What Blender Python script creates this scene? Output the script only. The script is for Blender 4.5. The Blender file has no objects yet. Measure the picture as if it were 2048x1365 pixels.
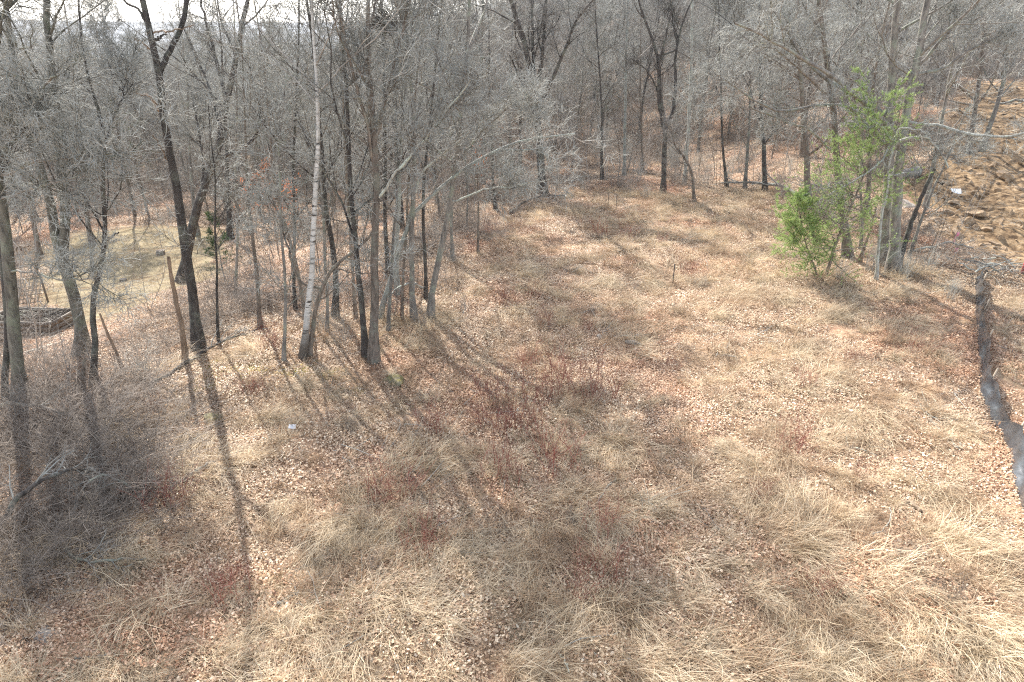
import bpy, math, random
import numpy as np
from mathutils import Vector
C = bpy.context.scene
COL = C.collection
R = math.radians
HAZE = 0.0002
# ------------------------------------------------------------------ camera, sky, sun, exposure
CAM = np.array([0.0, 0.0, 10.0]); PITCH = R(24.5); F = 2048 * 24 / 36.0
cam = bpy.data.cameras.new('camera'); co = bpy.data.objects.new('camera', cam); COL.objects.link(co)
cam.lens = 24; cam.sensor_width = 36; cam.clip_start = 0.1; cam.clip_end = 9000
co.location = CAM.tolist(); co.rotation_euler = (R(90) - PITCH, 0, 0); C.camera = co
SUN_EL, SUN_AZ = R(43), R(-25)        # azimuth measured from +Y towards +X
w = bpy.data.worlds.new('World'); C.world = w; w.use_nodes = True
nt = w.node_tree; bg = nt.nodes['Background']
sky = nt.nodes.new('ShaderNodeTexSky'); sky.sky_type = 'NISHITA'; sky.sun_disc = False
sky.sun_elevation = SUN_EL; sky.sun_rotation = SUN_AZ; sky.air_density = 1.0; sky.dust_density = 1.0; sky.ozone_density = 1.0
hs = nt.nodes.new('ShaderNodeHueSaturation'); hs.inputs['Saturation'].default_value = .5; nt.links.new(sky.outputs[0], hs.inputs['Color']); nt.links.new(hs.outputs[0], bg.inputs[0]); bg.inputs[1].default_value = 0.15
sun = bpy.data.lights.new('sun', 'SUN'); so = bpy.data.objects.new('sun', sun); COL.objects.link(so)
sun.energy = 4.0; sun.angle = R(0.6); sun.color = (1.0, 0.95, 0.88)
sd = Vector((math.sin(SUN_AZ) * math.cos(SUN_EL), math.cos(SUN_AZ) * math.cos(SUN_EL), math.sin(SUN_EL)))
so.rotation_euler = sd.to_track_quat('Z', 'Y').to_euler()
vs = C.view_settings; vs.view_transform = 'Standard'; vs.look = 'None'; vs.gamma = 1.0; vs.exposure = 1.68; vs.use_curve_mapping = False
C.cycles.max_bounces = 5; C.cycles.diffuse_bounces = 3; C.cycles.volume_bounces = 0; C.cycles.transparent_max_bounces = 4
C.cycles.caustics_reflective = False; C.cycles.caustics_refractive = False
C.cycles.use_adaptive_sampling = False; C.cycles.use_denoising = False; C.cycles.filter_width = 1.2

# ------------------------------------------------------------------ helpers: terrain
rg = np.random.default_rng(7)
SP = math.sin(PITCH); CP = math.cos(PITCH)
def ray(px, py):
    u = (px - 1024) / F; v = (682.5 - py) / F
    return np.array([u, CP + v * SP, -SP + v * CP])
def sstep(a, b, x):
    t = np.clip((np.asarray(x, float) - a) / (b - a), 0, 1); return t * t * (3 - 2 * t)
_ns = {}
def snoise(x, y, scale, seed=0, octs=3):
    """cheap smooth noise in -1..1 from summed sines"""
    key = (seed, octs)
    if key not in _ns:
        r = np.random.default_rng(100 + seed); _ns[key] = [(r.uniform(0, 2 * np.pi, 7), r.uniform(0, 2 * np.pi, 7), r.uniform(.6, 1.6, 7)) for _ in range(octs)]
    x = np.asarray(x, float); y = np.asarray(y, float); out = np.zeros(np.broadcast(x, y).shape); amp = 1.0
    for i, (a, p, f) in enumerate(_ns[key]):
        k = 2 * np.pi / scale * (2.1 ** i)
        s = 0
        for j in range(7): s = s + np.sin(k * f[j] * (np.cos(a[j]) * x + np.sin(a[j]) * y) + p[j])
        out = out + amp * s / 4.0; amp *= .5
    return out / 1.7
CLEAR = np.array([(-11.9, 8), (-11.7, 12.6), (-11.0, 19.0), (-8.6, 22.6), (-3.2, 25.5), (-1.9, 33), (2.5, 45), (9, 47), (17.5, 46), (17, 36), (20, 29), (22, 24), (22, -20), (-12, -20)])
def inside(P, x, y):
    x = np.asarray(x, float); y = np.asarray(y, float); c = np.zeros(np.broadcast(x, y).shape, bool); n = len(P)
    for i in range(n):
        x1, y1 = P[i]; x2, y2 = P[(i + 1) % n]
        if y1 == y2: continue
        c ^= ((y1 > y) != (y2 > y)) & (x < (x2 - x1) * (y - y1) / (y2 - y1) + x1)
    return c
def pdist(P, x, y):
    """signed distance, positive outside"""
    x = np.asarray(x, float); y = np.asarray(y, float); d = np.full(np.broadcast(x, y).shape, 1e9); n = len(P)
    for i in range(n):
        a = P[i]; b = P[(i + 1) % n]; e = b - a; L = (e ** 2).sum()
        t = np.clip(((x - a[0]) * e[0] + (y - a[1]) * e[1]) / L, 0, 1)
        d = np.minimum(d, np.hypot(x - a[0] - t * e[0], y - a[1] - t * e[1]))
    return np.where(inside(P, x, y), -d, d)
def height(x, y):
    x = np.asarray(x, float); y = np.asarray(y, float)
    d = np.maximum(pdist(CLEAR, x, y), 0)
    left = sstep(2, -14, x - 0.05 * y)                               # 1 on the left
    right = sstep(14, 30, x)
    h = -3.2 * sstep(0, 24, d) * left
    h = h - 1.6 * sstep(0, 24, d) * (1 - left) * (1 - right)
    h = h + right * (4.2 * sstep(24, 62, y))
    h = h - left * 5.0 * sstep(45, 100, y)
    rise = sstep(95, 230, y) * sstep(-70, 10, x - .10 * (y - 95))
    h = h + rise * 12
    h = h - (1 - rise) * 6 * sstep(110, 260, np.hypot(x, y)) * sstep(0, 60, y)
    far = np.hypot(x, y)
    h = h + 56 * sstep(1300, 2300, far) * (0.8 + 0.14 * snoise(x, y, 1500, 5, 2))
    amp = np.where(far < 80, 1, np.clip(80 / np.maximum(far, 1), .0, 1))
    h = h + amp * (0.16 * snoise(x, y, 7.5, 1, 2) + 0.06 * snoise(x, y, 1.9, 2, 2)) + .6 * sstep(60, 200, far) * snoise(x, y, 60, 8, 2)
    m = dirt_mask(x, y)
    h = h + m * (0.5 * snoise(x, y, 5.2, 3, 3) + 0.16 * np.abs(snoise(x, y, 1.8, 4, 2)))
    return h
DIRT = np.array([(22.6, 28.0), (22.0, 31.5), (21.8, 34.5), (22.3, 38), (24.5, 44), (30, 50), (34, 56), (41, 66), (50, 85), (70, 90), (80, 50), (60, 10), (27, 12), (24.2, 18), (22.6, 23)])
def dirt_mask(x, y):
    d = pdist(DIRT, x, y) + .8 * snoise(x, y, 4, 9, 2)
    return sstep(1.0, -1.0, d)
def gz(x, y): return float(height(x, y))
def ground(px, py):
    r = ray(px, py); t = np.linspace(4, 260, 3000)
    P = CAM[None] + r[None] * t[:, None]
    below = P[:, 2] < height(P[:, 0], P[:, 1])
    i = int(np.argmax(below)) if below.any() else 2999
    a, b = t[max(i - 1, 0)], t[i]
    for _ in range(14):
        m = (a + b) / 2; p = CAM + r * m
        if p[2] < gz(p[0], p[1]): b = m
        else: a = m
    p = CAM + r * b
    return np.array([p[0], p[1], gz(p[0], p[1])])
def at_Y(px, py, Y):
    r = ray(px, py); return CAM + r * (Y / r[1])
def ppm(p):
    """pixels per metre (photo pixels) at a world point"""
    d = (p[1] * CP - (p[2] - 10) * SP); return F / d

# ------------------------------------------------------------------ helpers: meshes
def mesh_np(name, V, Fq, mats, midx=None, smooth=True):
    me = bpy.data.meshes.new(name); V = np.asarray(V, np.float32); Fq = np.asarray(Fq, np.int32); n = Fq.shape[1]
    me.vertices.add(len(V)); me.vertices.foreach_set('co', V.ravel())
    me.loops.add(Fq.size); me.loops.foreach_set('vertex_index', Fq.ravel())
    me.polygons.add(len(Fq)); me.polygons.foreach_set('loop_start', np.arange(0, Fq.size, n, dtype=np.int32))
    me.polygons.foreach_set('loop_total', np.full(len(Fq), n, np.int32))
    if smooth: me.polygons.foreach_set('use_smooth', np.ones(len(Fq), bool))
    for m in mats: me.materials.append(m)
    if midx is not None: me.polygons.foreach_set('material_index', np.asarray(midx, np.int32))
    me.update(calc_edges=True); return me
def tubes(P, Rr, k, rough=0.0, rng=None):
    """P [N,n,3], Rr [N,n] -> verts, quads"""
    P = np.asarray(P, float); N, n, _ = P.shape
    T = np.gradient(P, axis=1); T /= np.linalg.norm(T, axis=2, keepdims=True) + 1e-9
    mean = T.mean(1); ref = np.where(np.abs(mean[:, 2:3]) > .75, np.array([[1., 0.13, 0]]), np.array([[0.05, .1, 1.]]))[:, None, :]
    A = np.cross(T, ref); A /= np.linalg.norm(A, axis=2, keepdims=True) + 1e-9; B = np.cross(T, A)
    th = np.arange(k) * 2 * np.pi / k
    rr = Rr[:, :, None] * np.ones((1, 1, k))
    if rough and rng is not None: rr = rr * (1 + rough * rng.standard_normal(rr.shape))
    V = P[:, :, None, :] + rr[..., None] * (np.cos(th)[None, None, :, None] * A[:, :, None, :] + np.sin(th)[None, None, :, None] * B[:, :, None, :])
    idx = np.arange(N * n * k).reshape(N, n, k); nx = np.roll(idx, -1, axis=2)
    Q = np.stack([idx[:, :-1], nx[:, :-1], nx[:, 1:], idx[:, 1:]], -1).reshape(-1, 4)
    return V.reshape(-1, 3), Q
class MB:
    def __init__(s): s.V = []; s.Q = []; s.M = []; s.n = 0
    def add(s, V, Q, m=0):
        s.V.append(V); s.Q.append(np.asarray(Q) + s.n); s.M.append(np.full(len(Q), m)); s.n += len(V)
    def tube(s, P, Rr, k, m=0, rough=0, rng=None): s.add(*tubes(P, Rr, k, rough, rng), m)
    def mesh(s, name, mats, smooth=True): return mesh_np(name, np.concatenate(s.V), np.concatenate(s.Q), mats, np.concatenate(s.M), smooth)
def tag(o, label=None, cat=None, group=None, kind=None):
    if label: o['label'] = label
    if cat: o['category'] = cat
    if group: o['group'] = group
    if kind: o['kind'] = kind
    return o
def link(name, me, parent=None, loc=(0, 0, 0), rot=None, scale=None):
    o = bpy.data.objects.new(name, me); COL.objects.link(o); o.location = [float(v) for v in loc]
    if rot is not None: o.rotation_euler = rot
    if scale is not None: o.scale = scale if hasattr(scale, '__len__') else (scale,) * 3
    if parent: o.parent = parent
    return o
def catmull(P, n):
    P = np.asarray(P, float)
    if len(P) == 2: return P[0] + (P[1] - P[0]) * np.linspace(0, 1, n)[:, None]
    seg = np.linalg.norm(np.diff(P, axis=0), axis=1); s = np.r_[0, np.cumsum(seg)]
    m = np.gradient(P, s, axis=0)
    u = np.linspace(0, s[-1], n); i = np.clip(np.searchsorted(s, u, side='right') - 1, 0, len(P) - 2)
    h = seg[i]; t = ((u - s[i]) / h)[:, None]; h = h[:, None]
    return (2*t**3-3*t**2+1)*P[i] + (t**3-2*t**2+t)*h*m[i] + (-2*t**3+3*t**2)*P[i+1] + (t**3-t**2)*h*m[i+1]
def norm(v): return v / (np.linalg.norm(v, axis=-1, keepdims=True) + 1e-9)
def grow(rng, S, D, L, n, wob, up):
    out = np.empty((len(S), n, 3)); p = S.copy(); d = norm(D); out[:, 0] = p
    for i in range(1, n):
        d = norm(d + wob * rng.standard_normal(d.shape) + np.array([0, 0, up])); p = p + d * (L / (n - 1))[:, None]; out[:, i] = p
    return out
def kids(rng, P, Rr, per, t0, t1, ang, ratio, n, wob, up, rfrac=.6, rmin=.003, fall=.5, rmax=9, total=None, lmin=.1, lmax=99):
    """children of polylines P [N,n0,3]"""
    N, n0, _ = P.shape; cnt = N * per
    par = np.repeat(np.arange(N), per); t = rng.uniform(t0, t1, cnt)
    f = t * (n0 - 1); i = np.minimum(f.astype(int), n0 - 2); fr = (f - i)[:, None]
    S = P[par, i] * (1 - fr) + P[par, i + 1] * fr; T = norm(P[par, i + 1] - P[par, i])
    r = Rr[par, i] * (1 - fr[:, 0]) + Rr[par, i + 1] * fr[:, 0]
    X = norm(np.cross(T, rng.standard_normal(T.shape)))
    a = R(1) * rng.normal(ang, ang * .22, cnt)
    D = T * np.cos(a)[:, None] + X * np.sin(a)[:, None]
    Lp = np.linalg.norm(np.diff(P, axis=1), axis=2).sum(1)[par]
    L = np.clip(Lp * ratio * (1 - fall * t) * rng.uniform(.55, 1.25, cnt), lmin, lmax)
    Q = grow(rng, S, D, L, n, wob, up)
    rs = np.clip(r * rfrac * rng.uniform(.6, 1.1, cnt), rmin, rmax)
    RR = rs[:, None] * (1 - .75 * np.linspace(0, 1, n)[None] ** .9)
    return Q, np.maximum(RR, rmin * .45)

# ------------------------------------------------------------------ helpers: materials
def new_mat(name):
    m = bpy.data.materials.new(name); m.use_nodes = True; nt = m.node_tree; b = nt.nodes['Principled BSDF']
    b.inputs['Roughness'].default_value = .85; return m, nt, b
def N(nt, t, **kw):
    n = nt.nodes.new(t)
    for k, v in kw.items():
        if k in n.inputs: n.inputs[k].default_value = v
        else: setattr(n, k, v)
    return n
def ramp(nt, stops, fac):
    r = nt.nodes.new('ShaderNodeValToRGB'); cr = r.color_ramp
    while len(cr.elements) > 1: cr.elements.remove(cr.elements[0])
    cr.elements[0].position = stops[0][0]; cr.elements[0].color = (*stops[0][1], 1)
    for p, c in stops[1:]: e = cr.elements.new(p); e.color = (*c, 1)
    nt.links.new(fac, r.inputs[0]); return r.outputs[0]
def mix(nt, fac, a, b, blend='MIX'):
    m = nt.nodes.new('ShaderNodeMix'); m.data_type = 'RGBA'; m.blend_type = blend
    for s, v in ((m.inputs[0], fac), (m.inputs[6], a), (m.inputs[7], b)):
        if hasattr(v, 'is_linked') or hasattr(v, 'links'): nt.links.new(v, s)
        else: s.default_value = v if not isinstance(v, tuple) else (*v, 1)[:4]
    return m.outputs[2]
def noise(nt, scale, vec, detail=4, rough=.6, out='Fac'):
    n = N(nt, 'ShaderNodeTexNoise', Scale=scale, Detail=detail, Roughness=rough); nt.links.new(vec, n.inputs['Vector']); return n.outputs[out]
def bark_mat(name, dark, light, lichen=(.30, .34, .27), lich=.5, zs=.22, bump=.6, scale=9):
    m, nt, b = new_mat(name)
    tc = N(nt, 'ShaderNodeTexCoord'); mp = N(nt, 'ShaderNodeMapping'); mp.inputs['Scale'].default_value = (1, 1, zs)
    nt.links.new(tc.outputs['Object'], mp.inputs[0])
    n1 = noise(nt, scale, mp.outputs[0], 5, .7)
    col = ramp(nt, [(.36, dark), (.62, light)], n1)
    n2 = noise(nt, 2.1, tc.outputs['Object'], 4, .65)
    msk = ramp(nt, [(.5, (0, 0, 0)), (.62, (lich, lich, lich))], n2)
    col = mix(nt, msk, col, lichen)
    oi = N(nt, 'ShaderNodeObjectInfo'); v = ramp(nt, [(0, (.75, .75, .75)), (1, (1.2, 1.15, 1.1))], oi.outputs['Random'])
    col = mix(nt, 1.0, col, v, 'MULTIPLY')
    nt.links.new(col, b.inputs['Base Color'])
    bp = N(nt, 'ShaderNodeBump', Strength=bump, Distance=.02); nt.links.new(n1, bp.inputs['Height']); nt.links.new(bp.outputs[0], b.inputs['Normal'])
    return m
def tone_mat(name, a, bb, rough=.7, scale=1.5, spec=.3, rnd=.25, trans=0):
    """plain plant material: tone varies by place and from copy to copy"""
    m, nt, b = new_mat(name); b.inputs['Roughness'].default_value = rough; b.inputs['Specular IOR Level'].default_value = spec
    g = N(nt, 'ShaderNodeNewGeometry'); n1 = noise(nt, scale, g.outputs['Position'], 3, .7)
    col = ramp(nt, [(.35, a), (.65, bb)], n1)
    oi = N(nt, 'ShaderNodeObjectInfo'); v = ramp(nt, [(0, (1 - rnd,) * 3), (1, (1 + rnd,) * 3)], oi.outputs['Random'])
    col = mix(nt, 1.0, col, v, 'MULTIPLY'); nt.links.new(col, b.inputs['Base Color'])
    if trans:
        out = nt.nodes['Material Output']; tr = N(nt, 'ShaderNodeBsdfTranslucent'); nt.links.new(col, tr.inputs[0])
        ms = N(nt, 'ShaderNodeMixShader'); ms.inputs[0].default_value = trans
        nt.links.new(b.outputs[0], ms.inputs[1]); nt.links.new(tr.outputs[0], ms.inputs[2]); nt.links.new(ms.outputs[0], out.inputs[0])
    return m
M_dark = bark_mat('bark_dark', (.022, .019, .017), (.085, .072, .062), lich=.25)
M_grey = bark_mat('bark_grey', (.09, .082, .074), (.26, .24, .21), lichen=(.27, .31, .24), lich=.6)
M_brown = bark_mat('bark_brown', (.075, .06, .047), (.22, .18, .145), lich=.3)
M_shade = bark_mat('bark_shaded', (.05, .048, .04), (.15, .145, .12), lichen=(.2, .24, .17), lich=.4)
M_pale = bark_mat('bark_pale', (.18, .18, .16), (.42, .43, .39), lichen=(.40, .46, .40), lich=.8, scale=14)
M_dead = bark_mat('bare_wood', (.13, .085, .055), (.33, .235, .16), lich=.1)
M_twig = tone_mat('twig_grey', (.24, .24, .215), (.43, .43, .39), rough=.75, spec=.25)
M_twigw = tone_mat('twig_brown', (.20, .18, .16), (.37, .34, .30), rough=.75, spec=.25)
M_bramb = tone_mat('bramble_cane', (.11, .085, .065), (.34, .28, .225), rough=.7, spec=.5, scale=3)
M_cane = tone_mat('red_cane', (.19, .055, .045), (.34, .13, .09), rough=.6, scale=3)
M_straw = tone_mat('dry_straw', (.40, .305, .19), (.72, .60, .43), rough=.6, scale=2.0, trans=.25)
M_strawr = tone_mat('russet_straw', (.30, .20, .125), (.55, .41, .27), rough=.6, scale=2.0, trans=.25)
M_needle = tone_mat('pine_needle', (.22, .33, .09), (.50, .60, .24), rough=.5, trans=.35)
M_needled = tone_mat('needle_dark', (.03, .06, .02), (.07, .11, .03), rough=.5, trans=.2)
M_orange = tone_mat('beech_leaf', (.50, .16, .06), (.65, .27, .12), rough=.6, trans=.35)
def birch_mat():
    m, nt, b = new_mat('birch_bark'); tc = N(nt, 'ShaderNodeTexCoord')
    mp = N(nt, 'ShaderNodeMapping'); mp.inputs['Scale'].default_value = (1.6, 1.6, 9); nt.links.new(tc.outputs['Object'], mp.inputs[0])
    n1 = noise(nt, 1.6, mp.outputs[0], 3, .6); col = ramp(nt, [(.36, (.05, .045, .04)), (.43, (.50, .475, .43)), (.7, (.66, .64, .60))], n1)
    sx = N(nt, 'ShaderNodeSeparateXYZ'); nt.links.new(tc.outputs['Object'], sx.inputs[0])
    n2 = noise(nt, 5, tc.outputs['Object'], 3, .6); ad = N(nt, 'ShaderNodeMath', operation='ADD'); nt.links.new(sx.outputs[2], ad.inputs[0]); nt.links.new(n2, ad.inputs[1])
    mk = N(nt, 'ShaderNodeMapRange'); mk.inputs[1].default_value = .9; mk.inputs[2].default_value = 2.2; nt.links.new(ad.outputs[0], mk.inputs[0])
    col = mix(nt, mk.outputs[0], (.09, .075, .06), col); nt.links.new(col, b.inputs['Base Color']); b.inputs['Roughness'].default_value = .6
    return m
M_birch = birch_mat()
def leaf_mat():
    m, nt, b = new_mat('fallen_leaf'); at = N(nt, 'ShaderNodeAttribute', attribute_name='tint')
    col = ramp(nt, [(0, (.14, .08, .05)), (.18, (.28, .165, .105)), (.42, (.44, .305, .195)), (.7, (.60, .465, .32)), (1, (.80, .70, .54))], at.outputs['Fac'])
    g = N(nt, 'ShaderNodeNewGeometry'); n1 = noise(nt, .16, g.outputs['Position'], 3, .6)
    v = ramp(nt, [(.36, (1.04, .84, .76)), (.5, (1, .97, .96)), (.66, (1.0, 1.0, .99))], n1); col = mix(nt, 1.0, col, v, 'MULTIPLY')
    nt.links.new(col, b.inputs['Base Color']); b.inputs['Roughness'].default_value = .55; b.inputs['Specular IOR Level'].default_value = .4
    out = nt.nodes['Material Output']; tr = N(nt, 'ShaderNodeBsdfTranslucent'); nt.links.new(col, tr.inputs[0]); ms = N(nt, 'ShaderNodeMixShader'); ms.inputs[0].default_value = .2
    nt.links.new(b.outputs[0], ms.inputs[1]); nt.links.new(tr.outputs[0], ms.inputs[2]); nt.links.new(ms.outputs[0], out.inputs[0])
    return m
M_leaf = leaf_mat()
def rock_mat(name, a, bb, c, moss=0):
    m, nt, b = new_mat(name); tc = N(nt, 'ShaderNodeTexCoord'); n1 = noise(nt, 4, tc.outputs['Object'], 6, .7)
    col = ramp(nt, [(.3, a), (.5, bb), (.7, c)], n1)
    if moss:
        n2 = noise(nt, 2.3, tc.outputs['Object'], 4, .7); mk = ramp(nt, [(.45, (0, 0, 0)), (.58, (moss,) * 3)], n2); col = mix(nt, mk, col, (.17, .15, .03))
    nt.links.new(col, b.inputs['Base Color']); bp = N(nt, 'ShaderNodeBump', Strength=.8, Distance=.04); nt.links.new(n1, bp.inputs['Height']); nt.links.new(bp.outputs[0], b.inputs['Normal'])
    return m
M_rock = rock_mat('field_stone', (.17, .15, .13), (.30, .26, .22), (.42, .38, .32))
M_rockd = rock_mat('dirty_stone', (.16, .10, .055), (.28, .19, .11), (.42, .32, .21))
M_mossy = rock_mat('mossy_stone', (.10, .09, .06), (.17, .15, .09), (.26, .23, .16), moss=.9)
def flat_mat(name, c, rough=.6, var=.25):
    m, nt, b = new_mat(name); tc = N(nt, 'ShaderNodeTexCoord'); n1 = noise(nt, 12, tc.outputs['Object'], 4, .6)
    col = ramp(nt, [(.3, tuple(v * (1 - var) for v in c)), (.7, c)], n1); nt.links.new(col, b.inputs['Base Color']); b.inputs['Roughness'].default_value = rough
    return m
M_board = flat_mat('weathered_board', (.36, .31, .24)); M_boardd = flat_mat('old_timber', (.15, .12, .09)); M_paper = flat_mat('white_card', (.8, .82, .86), .5, .05)
M_pink = flat_mat('pink_flag', (.75, .22, .33)); M_red = flat_mat('red_paint', (.45, .06, .06)); M_stake = flat_mat('stake_wood', (.45, .36, .26))
def fabric_mat():
    m, nt, b = new_mat('black_silt_fabric'); tc = N(nt, 'ShaderNodeTexCoord'); n1 = noise(nt, 3.0, tc.outputs['Object'], 4, .6)
    col = ramp(nt, [(.35, (.018, .022, .028)), (.7, (.045, .055, .066))], n1); nt.links.new(col, b.inputs['Base Color'])
    b.inputs['Roughness'].default_value = .38; b.inputs['Specular IOR Level'].default_value = .7; b.inputs['Coat Weight'].default_value = .8; b.inputs['Coat Roughness'].default_value = .3
    n2 = noise(nt, 5, tc.outputs['Object'], 2, .5); bp = N(nt, 'ShaderNodeBump', Strength=.2, Distance=.03); nt.links.new(n2, bp.inputs['Height']); nt.links.new(bp.outputs[0], b.inputs['Normal'])
    return m
M_fabric = fabric_mat()

# ------------------------------------------------------------------ ground
def ground_mat():
    m, nt, b = new_mat('forest_floor'); g = N(nt, 'ShaderNodeNewGeometry'); P = g.outputs['Position']; b.inputs['Roughness'].default_value = .95; b.inputs['Specular IOR Level'].default_value = .1
    n1 = noise(nt, 9, P, 6, .75)
    vo = N(nt, 'ShaderNodeTexVoronoi', Scale=13.0); nt.links.new(P, vo.inputs['Vector'])
    c1 = ramp(nt, [(.3, (.10, .06, .04)), (.45, (.22, .13, .085)), (.58, (.37, .24, .15)), (.75, (.52, .38, .26))], n1)
    sp = N(nt, 'ShaderNodeSeparateColor'); nt.links.new(vo.outputs['Color'], sp.inputs[0])
    c2 = ramp(nt, [(0, (.13, .07, .05)), (.5, (.33, .20, .13)), (1, (.58, .44, .32))], sp.outputs[0])
    col = mix(nt, .5, c1, c2)
    n2 = noise(nt, .35, P, 4, .6); mk = ramp(nt, [(.42, (0, 0, 0)), (.6, (.6, .6, .6))], n2); col = mix(nt, mk, col, mix(nt, n1, (.20, .13, .07), (.55, .42, .26)))
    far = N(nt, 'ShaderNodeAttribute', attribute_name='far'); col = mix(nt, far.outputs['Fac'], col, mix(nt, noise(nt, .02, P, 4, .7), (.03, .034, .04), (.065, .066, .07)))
    lawn = N(nt, 'ShaderNodeAttribute', attribute_name='lawn'); lc = ramp(nt, [(.3, (.16, .13, .075)), (.5, (.25, .205, .125)), (.7, (.34, .28, .19))], noise(nt, 3, P, 6, .7))
    col = mix(nt, lawn.outputs['Fac'], col, lc)
    dirt = N(nt, 'ShaderNodeAttribute', attribute_name='dirt'); n3 = noise(nt, 2.2, P, 8, .7)
    dc = ramp(nt, [(.38, (.06, .038, .022)), (.48, (.17, .112, .062)), (.58, (.29, .20, .115)), (.72, (.42, .33, .22))], n3); col = mix(nt, dirt.outputs['Fac'], col, dc)
    moss = N(nt, 'ShaderNodeAttribute', attribute_name='moss'); mm = N(nt, 'ShaderNodeMath', operation='MULTIPLY'); nt.links.new(moss.outputs['Fac'], mm.inputs[0])
    nt.links.new(ramp(nt, [(.42, (0, 0, 0)), (.55, (1, 1, 1))], noise(nt, 5, P, 4, .7)), mm.inputs[1]); col = mix(nt, mm.outputs[0], col, (.28, .26, .05))
    nt.links.new(col, b.inputs['Base Color'])
    bp = N(nt, 'ShaderNodeBump', Strength=.9, Distance=.08); nt.links.new(mix(nt, .5, n1, n3), bp.inputs['Height']); nt.links.new(bp.outputs[0], b.inputs['Normal'])
    return m
LAWN = np.array([ground(*p)[:2] for p in ((60, 500), (150, 462), (300, 450), (430, 455), (470, 500), (440, 560), (330, 590), (270, 625), (190, 650), (130, 670), (60, 640))])
MOSS = [(ground(*p)[:2], r) for p, r in (((410, 765), 1.1), ((480, 742), 1.2), ((600, 738), .7), ((440, 730), .7), ((790, 772), .5), ((250, 1075), .8), ((700, 790), .5), ((660, 745), .5))]
FENCE_PX = [(1946, 558), (1950, 600), (1951, 645), (1954, 690), (1956, 730), (1958, 770), (1964, 802), (1984, 845), (2008, 884), (2020, 915), (2022, 950), (2033, 985), (2048, 1030), (2070, 1110), (2105, 1230)]
FENCE = np.array([ground(*q)[:2] for q in FENCE_PX])
def off_fence(x, y, m=.7):
    d = np.full(np.shape(x), 1e9)
    for i in range(len(FENCE) - 1):
        a = FENCE[i]; e = FENCE[i + 1] - a; t = np.clip(((x - a[0]) * e[0] + (y - a[1]) * e[1]) / (e ** 2).sum(), 0, 1); d = np.minimum(d, np.hypot(x - a[0] - t * e[0], y - a[1] - t * e[1]))
    return d > m
def build_ground():
    u = np.linspace(-1, 1, 370); k = 6.6; xs = np.sinh(k * u) / np.sinh(k) * 4200 + 0
    v = np.linspace(0, 1, 370); ya = np.sinh(k * (v * 1.35 - .35)) / np.sinh(k) * 4200 + 12
    X, Y = np.meshgrid(xs, ya); Z = height(X, Y); n = 370
    V = np.stack([X, Y, Z], -1).reshape(-1, 3); idx = np.arange(n * n).reshape(n, n)
    Q = np.stack([idx[:-1, :-1], idx[:-1, 1:], idx[1:, 1:], idx[1:, :-1]], -1).reshape(-1, 4)
    me = mesh_np('ground', V, Q, [ground_mat()])
    x, y = V[:, 0], V[:, 1]
    def att(nm, a): t = me.attributes.new(nm, 'FLOAT', 'POINT'); t.data.foreach_set('value', a.astype(np.float32))
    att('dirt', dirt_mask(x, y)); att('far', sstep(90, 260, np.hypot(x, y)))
    att('lawn', sstep(1.2, -1.2, pdist(LAWN, x, y) + .8 * snoise(x, y, 5, 11, 2)))
    mo = np.zeros(len(x))
    for c, r in MOSS: mo = np.maximum(mo, sstep(r, r * .3, np.hypot(x - c[0], y - c[1])))
    att('moss', mo)
    tag(link('ground', me), kind='structure')
build_ground()

# ------------------------------------------------------------------ scatter helper (geometry nodes, for uncountable ground cover only)
def scatter(name, protos, P, rot, scl, idx, label=None, cat=None):
    col = bpy.data.collections.new(name + '_kinds')
    for me in protos: col.objects.link(bpy.data.objects.new(name + '_piece', me))
    me = bpy.data.meshes.new(name); me.vertices.add(len(P)); me.vertices.foreach_set('co', np.asarray(P, np.float32).ravel())
    a = me.attributes.new('rot', 'FLOAT_VECTOR', 'POINT'); a.data.foreach_set('vector', np.asarray(rot, np.float32).ravel())
    a = me.attributes.new('scl', 'FLOAT', 'POINT'); a.data.foreach_set('value', np.asarray(scl, np.float32))
    a = me.attributes.new('idx', 'INT', 'POINT'); a.data.foreach_set('value', np.asarray(idx, np.int32))
    o = link(name, me); tag(o, label, cat, kind='stuff')
    ng = bpy.data.node_groups.new(name, 'GeometryNodeTree'); ng.interface.new_socket('Geometry', in_out='INPUT', socket_type='NodeSocketGeometry'); ng.interface.new_socket('Geometry', in_out='OUTPUT', socket_type='NodeSocketGeometry')
    gi = ng.nodes.new('NodeGroupInput'); go = ng.nodes.new('NodeGroupOutput'); ip = ng.nodes.new('GeometryNodeInstanceOnPoints'); ci = ng.nodes.new('GeometryNodeCollectionInfo')
    ci.inputs['Collection'].default_value = col; ci.inputs['Separate Children'].default_value = True; ci.inputs['Reset Children'].default_value = True; ip.inputs['Pick Instance'].default_value = True
    def na(nm, ty):
        n = ng.nodes.new('GeometryNodeInputNamedAttribute'); n.data_type = ty; n.inputs['Name'].default_value = nm; return [s for s in n.outputs if s.enabled and s.name == 'Attribute'][0]
    L = ng.links.new; L(gi.outputs[0], ip.inputs['Points']); L(ci.outputs[0], ip.inputs['Instance']); L(na('idx', 'INT'), ip.inputs['Instance Index']); L(na('scl', 'FLOAT'), ip.inputs['Scale'])
    L(na('rot', 'FLOAT_VECTOR'), ip.inputs['Rotation']); L(ip.outputs[0], go.inputs[0])
    o.modifiers.new('scatter', 'NODES').node_group = ng
    return o
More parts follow.
